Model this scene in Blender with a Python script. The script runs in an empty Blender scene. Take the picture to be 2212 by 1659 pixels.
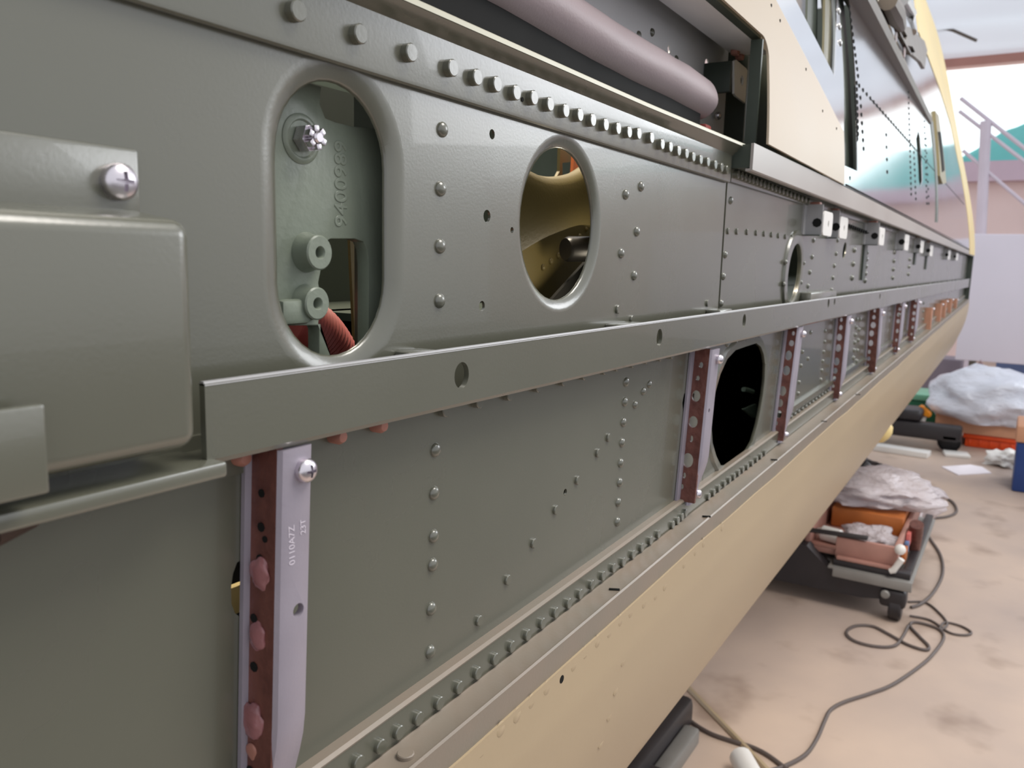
import bpy, bmesh, math, random
import numpy as np
from mathutils import Vector, Matrix, noise
random.seed(7)
sc = bpy.context.scene
COL = sc.collection

# ------------------------------------------------------------------ camera, world, light, exposure
F, D, PW, PH = 1750.0, 0.32, 2212, 1659
_X = np.array([1107., -241., F]); _X /= np.linalg.norm(_X)
_d = np.array([-586., 13670., 1750.]); _d -= _d.dot(_X) * _X; _d /= np.linalg.norm(_d)
_Z = -_d; _Y = np.cross(_X, _Z); _Y = -_Y if _Y[0] > 0 else _Y
RM = np.stack([_X, _Y, _Z])            # rows: fuselage axis, inward, up (in camera x-right y-down z-fwd)
CAM = np.array([0., -D, 0.])
cam = bpy.data.cameras.new('camera'); cam.sensor_width = 36; cam.sensor_fit = 'HORIZONTAL'
cam.lens = 36 * F / PW; cam.clip_start = 0.01; cam.clip_end = 200
camo = bpy.data.objects.new('camera', cam); COL.objects.link(camo)
right, down, fwd = RM[:, 0], RM[:, 1], RM[:, 2]
M4 = Matrix.Identity(4)
for i in range(3):
    M4[i][0], M4[i][1], M4[i][2], M4[i][3] = right[i], -down[i], -fwd[i], CAM[i]
camo.matrix_world = M4
sc.camera = camo
cam.dof.use_dof = True; cam.dof.focus_distance = 0.62; cam.dof.aperture_fstop = 13.0

w = bpy.data.worlds.new('hangar_light'); sc.world = w; w.use_nodes = True
w.node_tree.nodes['Background'].inputs[0].default_value = (0.93, 0.95, 1.0, 1)
w.node_tree.nodes['Background'].inputs[1].default_value = 0.9

def area(name, loc, target, size, power, col=(1, 1, 1), sy=None):
    l = bpy.data.lights.new(name, 'AREA'); l.shape = 'RECTANGLE'; l.size = size; l.size_y = sy or size
    l.energy = power; l.color = col
    o = bpy.data.objects.new(name, l); COL.objects.link(o)
    o.location = loc
    o.rotation_euler = (Vector(target) - Vector(loc)).to_track_quat('-Z', 'Y').to_euler()
    return o
area('roof_light', (1.8, -1.7, 3.4), (1.2, 0, 0), 2.0, 135, (1.0, 0.95, 0.88))
area('hangar_door_light', (9.0, -4.5, 2.6), (2, -0.3, 0), 4.0, 170, (0.95, 0.97, 1.0), 2.5)
area('bay_fill_light', (0.84, 0.05, -0.03), (0.62, 0.16, 0.0), 0.05, 0.10, (1.0, 0.88, 0.68))  # added fill for the parts behind the round hole
area('cockpit_fill_light', (0.9, 0.5, 1.5), (0.5, 0.2, -0.1), 0.5, 48, (1.0, 0.86, 0.66))  # added fill from above for the cockpit interior
vs = sc.view_settings
vs.view_transform = 'Standard'; vs.look = 'None'; vs.exposure = 0.12; vs.gamma = 1.0; vs.use_curve_mapping = False

# ------------------------------------------------------------------ photo geometry helpers
def ray(px, py):
    return RM @ np.array([(px - PW / 2) / F, (py - PH / 2) / F, 1.])
def wp(px, py, off=0.):                 # point on the plane parallel to the fuselage side, off metres outward
    r = ray(px, py); return CAM + r * ((D - off) / r[1])
def xp(px, py, x):                      # point on a cross plane x = const
    r = ray(px, py); return CAM + r * (x / r[0])
def fp(px, py, z):                      # point on a horizontal plane
    r = ray(px, py); return CAM + r * (z / r[2])
GC = [0.1224, -0.4351, 0.5603, -0.0437, -0.0321]
def g(z):                               # section of the upper fuselage skin: y at height z
    return float(np.polyval(GC, min(z, 1.9)))
def sp(px, py, off=0.):                 # point on the upper skin
    r = ray(px, py); f = lambda t: (CAM + r * t)[1] - (g((CAM + r * t)[2]) - off)
    t, st = 0.3, 0.004
    while t < 10:
        if f(t) < 0 <= f(t + st):
            a, b = t, t + st
            for _ in range(30):
                m = (a + b) / 2
                if f(m) < 0: a = m
                else: b = m
            return CAM + r * a
        t += st
    return CAM + r * 8
def xz(p): return (float(p[0]), float(p[2]))
FLOOR = -1.3
K = 0.0227                              # slope of the lower longeron
def zl(x, z0): return z0 + K * x

# ------------------------------------------------------------------ materials
def lin(c):
    out = []
    for v in c[:3]:
        v /= 255.
        out.append(v / 12.92 if v <= 0.04045 else ((v + 0.055) / 1.055) ** 2.4)
    return tuple(out) + (1.,)
MATS = {}
def mat(name, rgb, rough=0.5, metal=0.0, vary=0.08, scale=6., bump=0.0, bscale=300., spec=0.5, coat=0., alpha=1., rgb2=None, emit=0., trans=0., rvary=0.08):
    m = bpy.data.materials.new(name); m.use_nodes = True
    nt = m.node_tree; b = nt.nodes['Principled BSDF']
    tc = nt.nodes.new('ShaderNodeTexCoord')
    n = nt.nodes.new('ShaderNodeTexNoise'); n.inputs['Scale'].default_value = scale; n.inputs['Detail'].default_value = 5
    nt.links.new(tc.outputs['Object'], n.inputs['Vector'])
    r = nt.nodes.new('ShaderNodeValToRGB')
    c = lin(rgb); c2 = lin(rgb2) if rgb2 else None
    r.color_ramp.elements[0].position = 0.3; r.color_ramp.elements[1].position = 0.7
    r.color_ramp.elements[0].color = tuple(v * (1 - vary) for v in c[:3]) + (1,)
    r.color_ramp.elements[1].color = c2 if c2 else tuple(min(1, v * (1 + vary)) for v in c[:3]) + (1,)
    nt.links.new(n.outputs['Fac'], r.inputs['Fac'])
    nt.links.new(r.outputs['Color'], b.inputs['Base Color'])
    mr = nt.nodes.new('ShaderNodeMapRange')
    mr.inputs['To Min'].default_value = max(0.02, rough - rvary); mr.inputs['To Max'].default_value = rough + rvary
    nt.links.new(n.outputs['Fac'], mr.inputs['Value']); nt.links.new(mr.outputs['Result'], b.inputs['Roughness'])
    b.inputs['Metallic'].default_value = metal
    b.inputs['Specular IOR Level'].default_value = spec
    b.inputs['Coat Weight'].default_value = coat
    b.inputs['Alpha'].default_value = alpha
    b.inputs['Transmission Weight'].default_value = trans
    if emit:
        b.inputs['Emission Color'].default_value = c; b.inputs['Emission Strength'].default_value = emit
    if bump:
        n2 = nt.nodes.new('ShaderNodeTexNoise'); n2.inputs['Scale'].default_value = bscale; n2.inputs['Detail'].default_value = 3
        nt.links.new(tc.outputs['Object'], n2.inputs['Vector'])
        bp = nt.nodes.new('ShaderNodeBump'); bp.inputs['Strength'].default_value = bump; bp.inputs['Distance'].default_value = 0.002
        nt.links.new(n2.outputs['Fac'], bp.inputs['Height']); nt.links.new(bp.outputs['Normal'], b.inputs['Normal'])
    MATS[name] = m
    return m
GREEN = mat('green_primer_paint', (91, 91, 79), 0.26, 0, 0.05, 5, 0.03, 500, 1.0, 0.25)
GREEN_D = mat('green_paint_inside', (92, 98, 84), 0.45, 0, 0.08, 8, 0.04, 400)
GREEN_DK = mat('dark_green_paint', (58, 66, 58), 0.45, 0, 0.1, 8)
CAST = mat('green_painted_casting', (120, 128, 114), 0.36, 0, 0.06, 30, 0.12, 260, 0.5)
TAUPE = mat('worn_taupe_and_lit_edge', (140, 126, 112), 0.40, 0, 0.1, 20, 0.05, 300, rgb2=(128, 120, 108))
CREAM_D = mat('cream_door_paint', (176, 161, 140), 0.42, 0, 0.04, 3, 0.03, 200)
CREAM = mat('cream_paint', (172, 153, 124), 0.42, 0, 0.04, 3, 0.03, 200)
CREAM_Y = mat('yellow_cream_paint', (226, 202, 140), 0.45, 0, 0.05, 3)
SILVER = mat('polished_aluminium', (236, 237, 240), 0.13, 1.0, 0.02, 3, rvary=0.03)
SILVER_M = mat('satin_aluminium', (170, 168, 166), 0.32, 1.0, 0.04, 10)
STEEL = mat('bright_steel', (214, 208, 214), 0.28, 1.0, 0.05, 60)
LAV = mat('lavender_grey_alloy', (156, 149, 160), 0.45, 0.3, 0.05, 25, 0.06, 400)
BROWN = mat('red_brown_fibre', (124, 76, 66), 0.42, 0, 0.2, 70, 0.5, 160, rgb2=(84, 46, 40))
BLOB = mat('pink_brown_resin', (142, 94, 96), 0.18, 0, 0.2, 60, 0.3, 150)
COPPER = mat('copper_rivet', (164, 112, 98), 0.45, 0.1, 0.1, 50)
ORANGE_P = mat('orange_primer', (176, 128, 104), 0.5, 0, 0.08, 20)
LEATHER = mat('mauve_leather', (156, 141, 144), 0.48, 0, 0.07, 9, 0.10, 420, 0.35)
GREY_IN = mat('grey_inner_paint', (222, 222, 224), 0.38, 0, 0.05, 8)
GREY_CLIP = mat('grey_clip_metal', (158, 157, 158), .4, .2, .05, 30)
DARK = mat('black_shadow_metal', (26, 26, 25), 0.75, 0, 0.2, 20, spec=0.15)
BAND = mat('grey_band_paint', (166, 160, 155), 0.33, 0, 0.04, 5)
OLIVE = mat('olive_interior_paint', (128, 114, 70), 0.45, 0, 0.12, 12, 0.12, 300, rgb2=(118, 106, 66))
BLACKP = mat('black_plastic', (36, 34, 33), 0.35, 0, 0.1, 20)
RED = mat('red_ribbed_fabric', (150, 62, 56), 0.6, 0, 0.15, 60)
ORANGE = mat('orange_plastic', (222, 120, 66), 0.4, 0, 0.1, 30)
WHITE = mat('white_painted_metal', (226, 224, 220), 0.4, 0, 0.03, 10)
ARM = mat('brown_grey_metal', (98, 90, 82), 0.45, 0.3, 0.1, 8)
GLASS = bpy.data.materials.new('glass_interior_tint'); GLASS.use_nodes = True
_b = GLASS.node_tree.nodes['Principled BSDF']; _b.inputs['Base Color'].default_value = (0.25, 0.17, 0.10, 1)  # brown tint puts the interior seen in the window into the pane colour
_b.inputs['Roughness'].default_value = 0.05; _b.inputs['Alpha'].default_value = 0.45

# ------------------------------------------------------------------ mesh builder
class MB:
    def __init__(s): s.bm = bmesh.new()
    def faces(s, vs, fs):
        v = [s.bm.verts.new(tuple(float(c) for c in p)) for p in vs]
        for f in fs:
            try: s.bm.faces.new([v[i] for i in f])
            except ValueError: pass
        return v
    def box(s, c, size, bev=0., rot=None, seg=2):
        t = bmesh.new(); bmesh.ops.create_cube(t, size=1)
        bmesh.ops.scale(t, vec=Vector(size), verts=t.verts)
        if bev: bmesh.ops.bevel(t, geom=t.edges[:], offset=bev, segments=seg, profile=0.5, affect='EDGES')
        if rot is not None: bmesh.ops.transform(t, matrix=rot.to_4x4(), verts=t.verts)
        bmesh.ops.translate(t, vec=Vector([float(a) for a in c]), verts=t.verts)
        s.join(t)
    def bx(s, x0, x1, y0, y1, z0, z1, bev=0., seg=2):
        s.box(((x0 + x1) / 2, (y0 + y1) / 2, (z0 + z1) / 2), (abs(x1 - x0), abs(y1 - y0), abs(z1 - z0)), bev, None, seg)
    def join(s, t):
        me = bpy.data.meshes.new('t'); t.to_mesh(me); t.free(); s.bm.from_mesh(me); bpy.data.meshes.remove(me)
    def addmesh(s, me): s.bm.from_mesh(me)
    def tube(s, pts, r, n=10, cap=True):
        pts = [Vector([float(a) for a in p]) for p in pts]; rs = r if isinstance(r, (list, tuple)) else [r] * len(pts)
        up = Vector((0, 0, 1)); rings = []
        for i, p in enumerate(pts):
            t = (pts[min(i + 1, len(pts) - 1)] - pts[max(i - 1, 0)]).normalized()
            if abs(t.dot(up)) > 0.95: up = Vector((0, 1, 0)) if abs(t.y) < 0.9 else Vector((1, 0, 0))
            a = t.cross(up).normalized(); b = a.cross(t).normalized(); up = b
            rings.append([s.bm.verts.new(p + rs[i] * (math.cos(2 * math.pi * k / n) * a + math.sin(2 * math.pi * k / n) * b)) for k in range(n)])
        for i in range(len(rings) - 1):
            for k in range(n):
                s.bm.faces.new((rings[i][k], rings[i][(k + 1) % n], rings[i + 1][(k + 1) % n], rings[i + 1][k]))
        if cap:
            s.bm.faces.new(rings[0][::-1]); s.bm.faces.new(rings[-1])
    def lathe(s, prof, origin, axis=(0, -1, 0), n=20, ref=(0, 0, 1)):   # prof: (radius, height along axis)
        ax = Vector(axis).normalized(); a = ax.cross(Vector(ref)).normalized(); b = a.cross(ax); o = Vector([float(q) for q in origin])
        rings = []
        for (r, h) in prof:
            if r < 1e-7: rings.append([s.bm.verts.new(o + ax * h)])
            else: rings.append([s.bm.verts.new(o + ax * h + r * (math.cos(2 * math.pi * k / n) * a + math.sin(2 * math.pi * k / n) * b)) for k in range(n)])
        for i in range(len(rings) - 1):
            A, B = rings[i], rings[i + 1]
            for k in range(n):
                k2 = (k + 1) % n
                if len(A) == 1 and len(B) > 1: s.bm.faces.new((A[0], B[k], B[k2]))
                elif len(B) == 1 and len(A) > 1: s.bm.faces.new((A[k], B[0], A[k2]))
                elif len(A) > 1: s.bm.faces.new((A[k], B[k], B[k2], A[k2]))
    def sweep(s, fn, xs, closed=True, cap=True):       # fn(x) -> list of (y, z)
        rings = [[s.bm.verts.new((x, float(y), float(z))) for (y, z) in fn(x)] for x in xs]
        n = len(rings[0])
        for i in range(len(rings) - 1):
            for k in range(n if closed else n - 1):
                k2 = (k + 1) % n
                s.bm.faces.new((rings[i][k], rings[i][k2], rings[i + 1][k2], rings[i + 1][k]))
        if closed and cap:
            s.bm.faces.new(rings[0][::-1]); s.bm.faces.new(rings[-1])
    def prism(s, poly, axis, lo, hi):                  # poly 2D extruded; axis 'x': (y,z) 'y': (x,z) 'z': (x,y)
        def P(u, v, t): return {'x': (t, u, v), 'y': (u, t, v), 'z': (u, v, t)}[axis]
        A = [s.bm.verts.new(P(float(u), float(v), lo)) for u, v in poly]; B = [s.bm.verts.new(P(float(u), float(v), hi)) for u, v in poly]
        n = len(poly); s.bm.faces.new(A); s.bm.faces.new(B[::-1])
        for k in range(n): s.bm.faces.new((A[k], A[(k + 1) % n], B[(k + 1) % n], B[k]))
    def mesh(s, name, m, ang=35):
        bmesh.ops.recalc_face_normals(s.bm, faces=s.bm.faces[:])
        me = bpy.data.meshes.new(name); s.bm.to_mesh(me); s.bm.free()
        me.materials.append(m)
        me.polygons.foreach_set('use_smooth', [True] * len(me.polygons))
        me.set_sharp_from_angle(angle=math.radians(ang))
        return me
    def build(s, name, m, parent=None, ang=35):
        return put(name, s.mesh(name, m, ang), parent)
BASE = {}
def put(name, me, parent=None, loc=None, rot=None):
    o = bpy.data.objects.new(name, me); COL.objects.link(o)
    off = Vector((0, 0, 0))
    if parent is not None:
        o.parent = parent; off = BASE.get(parent.name, Vector((0, 0, 0)))
    o.location = (Vector([float(a) for a in loc]) if loc is not None else Vector((0, 0, 0))) - off
    if rot is not None: o.rotation_euler = rot
    return o
def thing(name, label, cat, loc=(0, 0, 0), group=None):
    o = bpy.data.objects.new(name, None); COL.objects.link(o); o.location = loc; o.empty_display_size = 0.05
    BASE[o.name] = Vector([float(a) for a in loc]); tag(o, label, cat, group); return o
def tag(o, label, cat=None, group=None):
    o['label'] = label
    if cat: o['category'] = cat
    if group: o['group'] = group
    return o
def lab(o, l): o['label'] = l; return o
def struct(o): o['kind'] = 'structure'; return o
def stuff(o): o['kind'] = 'stuff'; return o

def fill2d(outer, holes, thick, bev=0.):
    cu = bpy.data.curves.new('c', 'CURVE'); cu.dimensions = '2D'; cu.fill_mode = 'BOTH'; cu.extrude = thick / 2
    if bev: cu.bevel_depth = bev; cu.bevel_resolution = 1
    for poly in [outer] + list(holes):
        sp_ = cu.splines.new('POLY'); sp_.points.add(len(poly) - 1); sp_.use_cyclic_u = True
        for i, (u, v) in enumerate(poly): sp_.points[i].co = (float(u), float(v), 0, 1)
    o = bpy.data.objects.new('c', cu); COL.objects.link(o)
    dg = bpy.context.evaluated_depsgraph_get(); dg.update()
    me = bpy.data.meshes.new_from_object(o.evaluated_get(dg), depsgraph=dg)
    bpy.data.objects.remove(o); bpy.data.curves.remove(cu)
    return me
def plate(mb, outer, holes, y, thick=0.002, axis='y', bev=0.):
    me = fill2d(outer, holes, thick, bev)
    t = bmesh.new(); t.from_mesh(me); bpy.data.meshes.remove(me)
    for v in t.verts:
        u, w_, q = v.co
        v.co = {'y': (u, y - q, w_), 'x': (y + q, u, w_), 'z': (u, w_, y + q)}[axis]
    bmesh.ops.remove_doubles(t, verts=t.verts, dist=1e-6)
    mb.join(t)
def skin(mb, outer, holes, off, thick=0.0015, zmax=2.0, dz=0.025):   # sheet that follows the upper skin
    me = fill2d(outer, holes, thick)
    t = bmesh.new(); t.from_mesh(me); bpy.data.meshes.remove(me)
    bmesh.ops.remove_doubles(t, verts=t.verts, dist=1e-6)
    z0 = min(v.co.y for v in t.verts); z1 = max(v.co.y for v in t.verts); z = z0 + dz
    while z < z1:
        bmesh.ops.bisect_plane(t, geom=t.verts[:] + t.edges[:] + t.faces[:], plane_co=(0, z, 0), plane_no=(0, 1, 0), dist=1e-7); z += dz
    for v in t.verts:
        u, w_, q = v.co; v.co = (u, g(w_) - off - q, w_)
    mb.join(t)
def ellipse(cx, cz, rx, rz, n=32, a0=0): return [(cx + rx * math.cos(2 * math.pi * k / n), cz + rz * math.sin(2 * math.pi * k / n)) for k in range(n)]
def slot(cx, z0, z1, r, n=18):
    P = [(cx + r * math.cos(a), z1 - r + r * math.sin(a)) for a in np.linspace(0, math.pi, n)]
    return P + [(cx + r * math.cos(a), z0 + r + r * math.sin(a)) for a in np.linspace(math.pi, 2 * math.pi, n)]
def offset_poly(P, d):
    out = []; n = len(P); A = sum(P[i][0] * P[(i + 1) % n][1] - P[(i + 1) % n][0] * P[i][1] for i in range(n)); s_ = 1 if A > 0 else -1
    for i in range(n):
        p0, p1, p2 = Vector(P[i - 1]), Vector(P[i]), Vector(P[(i + 1) % n])
        e1, e2 = (p1 - p0), (p2 - p1)
        n1 = Vector((e1.y, -e1.x)).normalized() if e1.length > 1e-9 else Vector((0, 0)); n2 = Vector((e2.y, -e2.x)).normalized() if e2.length > 1e-9 else Vector((0, 0))
        q = (n1 + n2); q = q.normalized() if q.length > 1e-9 else n1
        out.append(tuple(p1 + q * d * s_))
    return out
def flange(mb, hole, wide, deep, steps=6, thick=0.002):   # dished rim from the plate down to the hole edge
    rings = []
    for i in range(steps + 1):
        t = i / steps; P = offset_poly(hole, wide * (1 - t))
        dep = deep * t * t
        rings.append([mb.bm.verts.new((u, dep, v)) for u, v in P])
    last = [mb.bm.verts.new((u, deep + thick, v)) for u, v in hole]; rings.append(last)
    for i in range(len(rings) - 1):
        n = len(rings[i])
        for k in range(n): mb.bm.faces.new((rings[i][k], rings[i][(k + 1) % n], rings[i + 1][(k + 1) % n], rings[i + 1][k]))
def pxpoly(P, off=0.): return [xz(wp(a, b, off)) for a, b in P]
def smooth_path(pts, k=6):
    pts = [Vector([float(a) for a in p]) for p in pts]; out = []
    for i in range(len(pts) - 1):
        p0, p1, p2, p3 = pts[max(i - 1, 0)], pts[i], pts[i + 1], pts[min(i + 2, len(pts) - 1)]
        for j in range(k):
            t = j / k
            out.append(0.5 * ((2 * p1) + (p2 - p0) * t + (2 * p0 - 5 * p1 + 4 * p2 - p3) * t * t + (3 * p1 - p0 - 3 * p2 + p3) * t ** 3))
    out.append(pts[-1]); return out
def boolean(me_a, me_b):
    a = bpy.data.objects.new('a', me_a); b = bpy.data.objects.new('b', me_b); COL.objects.link(a); COL.objects.link(b)
    md = a.modifiers.new('b', 'BOOLEAN'); md.operation = 'DIFFERENCE'; md.object = b; md.solver = 'EXACT'; md.use_self = True
    dg = bpy.context.evaluated_depsgraph_get(); dg.update()
    r = bpy.data.meshes.new_from_object(a.evaluated_get(dg), depsgraph=dg)
    bpy.data.objects.remove(a); bpy.data.objects.remove(b)
    return r

def raised_text(s, px, py, size, name, parent, m, off, depth, rotz=math.pi / 2, base=None, sp_=1.0):
    cu = bpy.data.curves.new('t', 'FONT'); cu.body = s; cu.size = size; cu.extrude = depth; cu.bevel_depth = depth * .4; cu.bevel_resolution = 1; cu.space_character = sp_
    cu.align_x = 'CENTER'; cu.align_y = 'CENTER'
    o = bpy.data.objects.new('t', cu); COL.objects.link(o); dg = bpy.context.evaluated_depsgraph_get(); dg.update()
    me = bpy.data.meshes.new_from_object(o.evaluated_get(dg), depsgraph=dg); bpy.data.objects.remove(o)
    p = base if base is not None else wp(px, py, off)
    Mx = Matrix.Translation(Vector([float(a) for a in p])) @ Matrix.Rotation(math.pi / 2, 4, 'X') @ Matrix.Rotation(rotz, 4, 'Z')
    me.transform(Mx); me.materials.clear(); me.materials.append(m)
    return put(name, me, parent)
def drill(o, cut):
    me = boolean(o.data, cut); me.name = o.name; me.polygons.foreach_set('use_smooth', [True] * len(me.polygons)); me.set_sharp_from_angle(angle=math.radians(40)); o.data = me
# shared fastener meshes (all built around the origin, axis toward -y)
def dome_prof(r, h, k=6): return [(r, 0)] + [(r * math.cos(a), h * math.sin(a)) for a in np.linspace(0, math.pi / 2, k)][1:-1] + [(0, h)]
def fast(name, prof, m, n=20, ang=40):
    b = MB(); b.lathe(prof, (0, 0, 0), n=n); return b.mesh(name, m, ang)
R_DOME = fast('rivet', dome_prof(0.0049, 0.0032), GREEN)
R_DOME_S = fast('rivet', dome_prof(0.0042, 0.003), GREEN)
def cylp(r, h, c=0.0006): return [(r, 0), (r, h - c), (r - c, h), (0, h)]
R_CYL = fast('rivet', cylp(0.0052, 0.0048), GREEN)
R_CYL_M = fast('rivet', cylp(0.0047, 0.003), GREEN)
R_CYL_S = fast('rivet', cylp(0.0042, 0.0022), GREEN)
R_COP = fast('rivet', [(0.0045, 0), (0.0045, 0.006), (0.003, 0.0085), (0, 0.009)], COPPER)
R_FLUSH = fast('rivet', [(0.0056, -0.0003), (0.0056, 0.0001), (0.0053, 0.0003), (0, 0.0003)], CREAM)
R_SILV = fast('rivet', dome_prof(0.007, 0.004), SILVER_M)
def cross_head(r, h, m, s=1.0):
    a = MB(); a.lathe([(0, -0.0005), (r, -0.0005), (r, h * 0.35)] + [(r * math.cos(q), h * 0.35 + h * 0.65 * math.sin(q)) for q in np.linspace(0, math.pi / 2, 8)][1:-1] + [(0, h)], (0, 0, 0), n=28)
    A = a.mesh('a', m)
    c = MB(); q = r * 0.11; L = r * 0.52
    for rot in (0, 1):
        for k in (0,):
            sz = (2 * L, h * 1.6, 2 * q) if rot == 0 else (2 * q, h * 1.6, 2 * L)
            c.box((0, -h * 1.15, 0), sz)
    C = c.mesh('c', m)
    R_ = boolean(A, C); R_.polygons.foreach_set('use_smooth', [True] * len(R_.polygons)); R_.set_sharp_from_angle(angle=math.radians(35)); R_.name = 'screw'
    return R_
S_BIG = cross_head(0.0075, 0.0062, STEEL)
S_MED = cross_head(0.0062, 0.006, STEEL)
S_DOME = fast('screw', [(0.0055, 0), (0.0058, 0.002), (0.0055, 0.0042), (0.004, 0.006), (0.002, 0.0068), (0, 0.007)], STEEL)

# ================================================================== SETTING
def shader_floor():
    m = mat('stained_concrete', (182, 164, 154), 0.5, 0, 0.12, 1.6, 0.1, 60, rgb2=(204, 182, 164))
    nt = m.node_tree; b = nt.nodes['Principled BSDF']
    tc = nt.nodes.new('ShaderNodeTexCoord'); n = nt.nodes.new('ShaderNodeTexNoise'); n.inputs['Scale'].default_value = 4.5; n.inputs['Detail'].default_value = 3
    nt.links.new(tc.outputs['Object'], n.inputs['Vector'])
    rr = nt.nodes.new('ShaderNodeValToRGB'); rr.color_ramp.elements[0].position = 0.27; rr.color_ramp.elements[1].position = 0.42
    rr.color_ramp.elements[0].color = lin((158, 140, 126)); rr.color_ramp.elements[1].color = (1, 1, 1, 1)
    nt.links.new(n.outputs['Fac'], rr.inputs['Fac'])
    mx = nt.nodes.new('ShaderNodeMix'); mx.data_type = 'RGBA'; mx.blend_type = 'MULTIPLY'; mx.inputs[0].default_value = 0.45
    old = b.inputs['Base Color'].links[0].from_socket
    nt.links.new(old, mx.inputs[6]); nt.links.new(rr.outputs['Color'], mx.inputs[7]); nt.links.new(mx.outputs[2], b.inputs['Base Color'])
    return m
b = MB(); b.bx(-4, 16, -1.15, 6, FLOOR - 0.1, FLOOR); struct(b.build('floor', shader_floor()))
b = MB(); b.bx(-4, 16, -9, -1.15, FLOOR - 0.1, FLOOR); struct(b.build('floor', mat('dark_bounce_cut_floor', (92, 88, 84), 0.6, 0, .1, 3)))  # dark floor strip added out of view to cut bounce light
# far wall at x = 14 with the bright window band, the teal tarpaulin and the pink lower wall
WX = 14.0
WALLM = mat('pink_grey_wall', (240, 214, 208), 0.7, 0, 0.04, 1.5)
MAUVE = mat('mauve_painted_steel', (208, 184, 196), 0.55, 0, 0.05, 2)
TEAL = mat('teal_tarpaulin', (120, 206, 202), 0.6, 0, 0.06, 2)
BEAMM = mat('red_oxide_beam', (178, 128, 116), 0.6, 0, 0.08, 3)
DAY = bpy.data.materials.new('daylight_opening'); DAY.use_nodes = True
_b = DAY.node_tree.nodes['Principled BSDF']; _b.inputs['Base Color'].default_value = (0.8, 0.85, 0.85, 1); _b.inputs['Emission Color'].default_value = (0.93, 1.0, 1.0, 1); _b.inputs['Emission Strength'].default_value = 1.0
zt = 14 * 0.212; zwin = 14 * 0.118
b = MB(); b.bx(WX, WX + 0.2, -9, 6, FLOOR, 1.4); b.bx(WX, WX + 0.2, -9, 6, zt, 4.6); b.bx(WX, WX + 0.2, 1.25, 6, 1.4, zt)
struct(b.build('wall_far', WALLM))
b = MB(); b.bx(WX + 0.05, WX + 0.1, -9, 1.25, 1.4, zt); struct(b.build('window_1', DAY))
b = MB(); b.bx(WX - 0.22, WX + 0.0, -9, 6, 1.29, 1.57); struct(b.build('trim_1', MAUVE))
b = MB(); b.sweep(lambda y: [(0, 0)], []) if False else None
b.bx(WX - 0.25, WX - 0.05, -9, 6, zt - 0.06, zt + 0.06); struct(b.build('trim_2', BEAMM))
# clear plastic sheeting under the roof
SHEET = bpy.data.materials.new('plastic_sheeting'); SHEET.use_nodes = True
nt = SHEET.node_tree; pb = nt.nodes['Principled BSDF']; pb.inputs['Base Color'].default_value = lin((226, 232, 238)); pb.inputs['Roughness'].default_value = 0.35
tr = nt.nodes.new('ShaderNodeBsdfTranslucent'); tr.inputs['Color'].default_value = (0.88, 0.92, 0.97, 1)
mx = nt.nodes.new('ShaderNodeMixShader'); mx.inputs[0].default_value = 0.8
nt.links.new(pb.outputs[0], mx.inputs[1]); nt.links.new(tr.outputs[0], mx.inputs[2]); nt.links.new(mx.outputs[0], nt.nodes['Material Output'].inputs[0])
b = MB(); nx, ny = 40, 70
vs_ = []; fs_ = []
for i in range(nx + 1):
    for j in range(ny + 1):
        x = 8.5 + (WX - 8.5) * i / nx; y = -9 + 12 * j / ny
        z = zt + 0.08 + 0.05 * math.sin(x * 5.1 + math.sin(y * 1.7) * 0.8) + 0.05 * noise.noise((x * 2, y * 0.7, 0)) + 0.12 * (WX - x) / 5.5
        vs_.append((x, y, z))
for i in range(nx):
    for j in range(ny):
        a = i * (ny + 1) + j; fs_.append((a, a + 1, a + ny + 2, a + ny + 1))
b.faces(vs_, fs_); struct(b.build('ceiling', SHEET, None, 180))

# teal tarpaulin mounds standing before the window, one each side of the stair
def tarp(name, label, y0, y1, h, x):
    b = MB(); vs_ = []; fs_ = []; n = 30; zb = 1.572
    for i in range(n + 1):
        y = y0 + (y1 - y0) * i / n; t = i / n
        hh = zb + 0.02 + h * (math.sin(math.pi * t) ** 1.1) * (1 + 0.15 * noise.noise((y * 3, 1, 0)))
        for (dx, zz) in ((-0.09, zb), (-0.10, zb + (hh - zb) * .5), (-0.05, zb + (hh - zb) * .9), (0, hh), (0.05, zb + (hh - zb) * .85), (0.09, zb)):
            vs_.append((x + dx + 0.02 * noise.noise((y * 2, zz * 3, 2)), y, zz))
    for i in range(n):
        for k in range(5):
            a = i * 6 + k; fs_.append((a, a + 1, a + 7, a + 6))
    b.faces(vs_, fs_); o = b.build(name, TEAL, None, 60); tag(o, label, 'tarpaulin'); return o
tarp('tarpaulin', 'teal tarpaulin heaped on the mauve beam below the bright window, behind the stair railing', -2.1, 0.75, 0.62, 13.89)
tarp('tarpaulin', 'long low teal tarpaulin on the mauve beam, mirrored in the polished skin', -7.5, -2.5, 0.15, 13.89)

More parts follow.
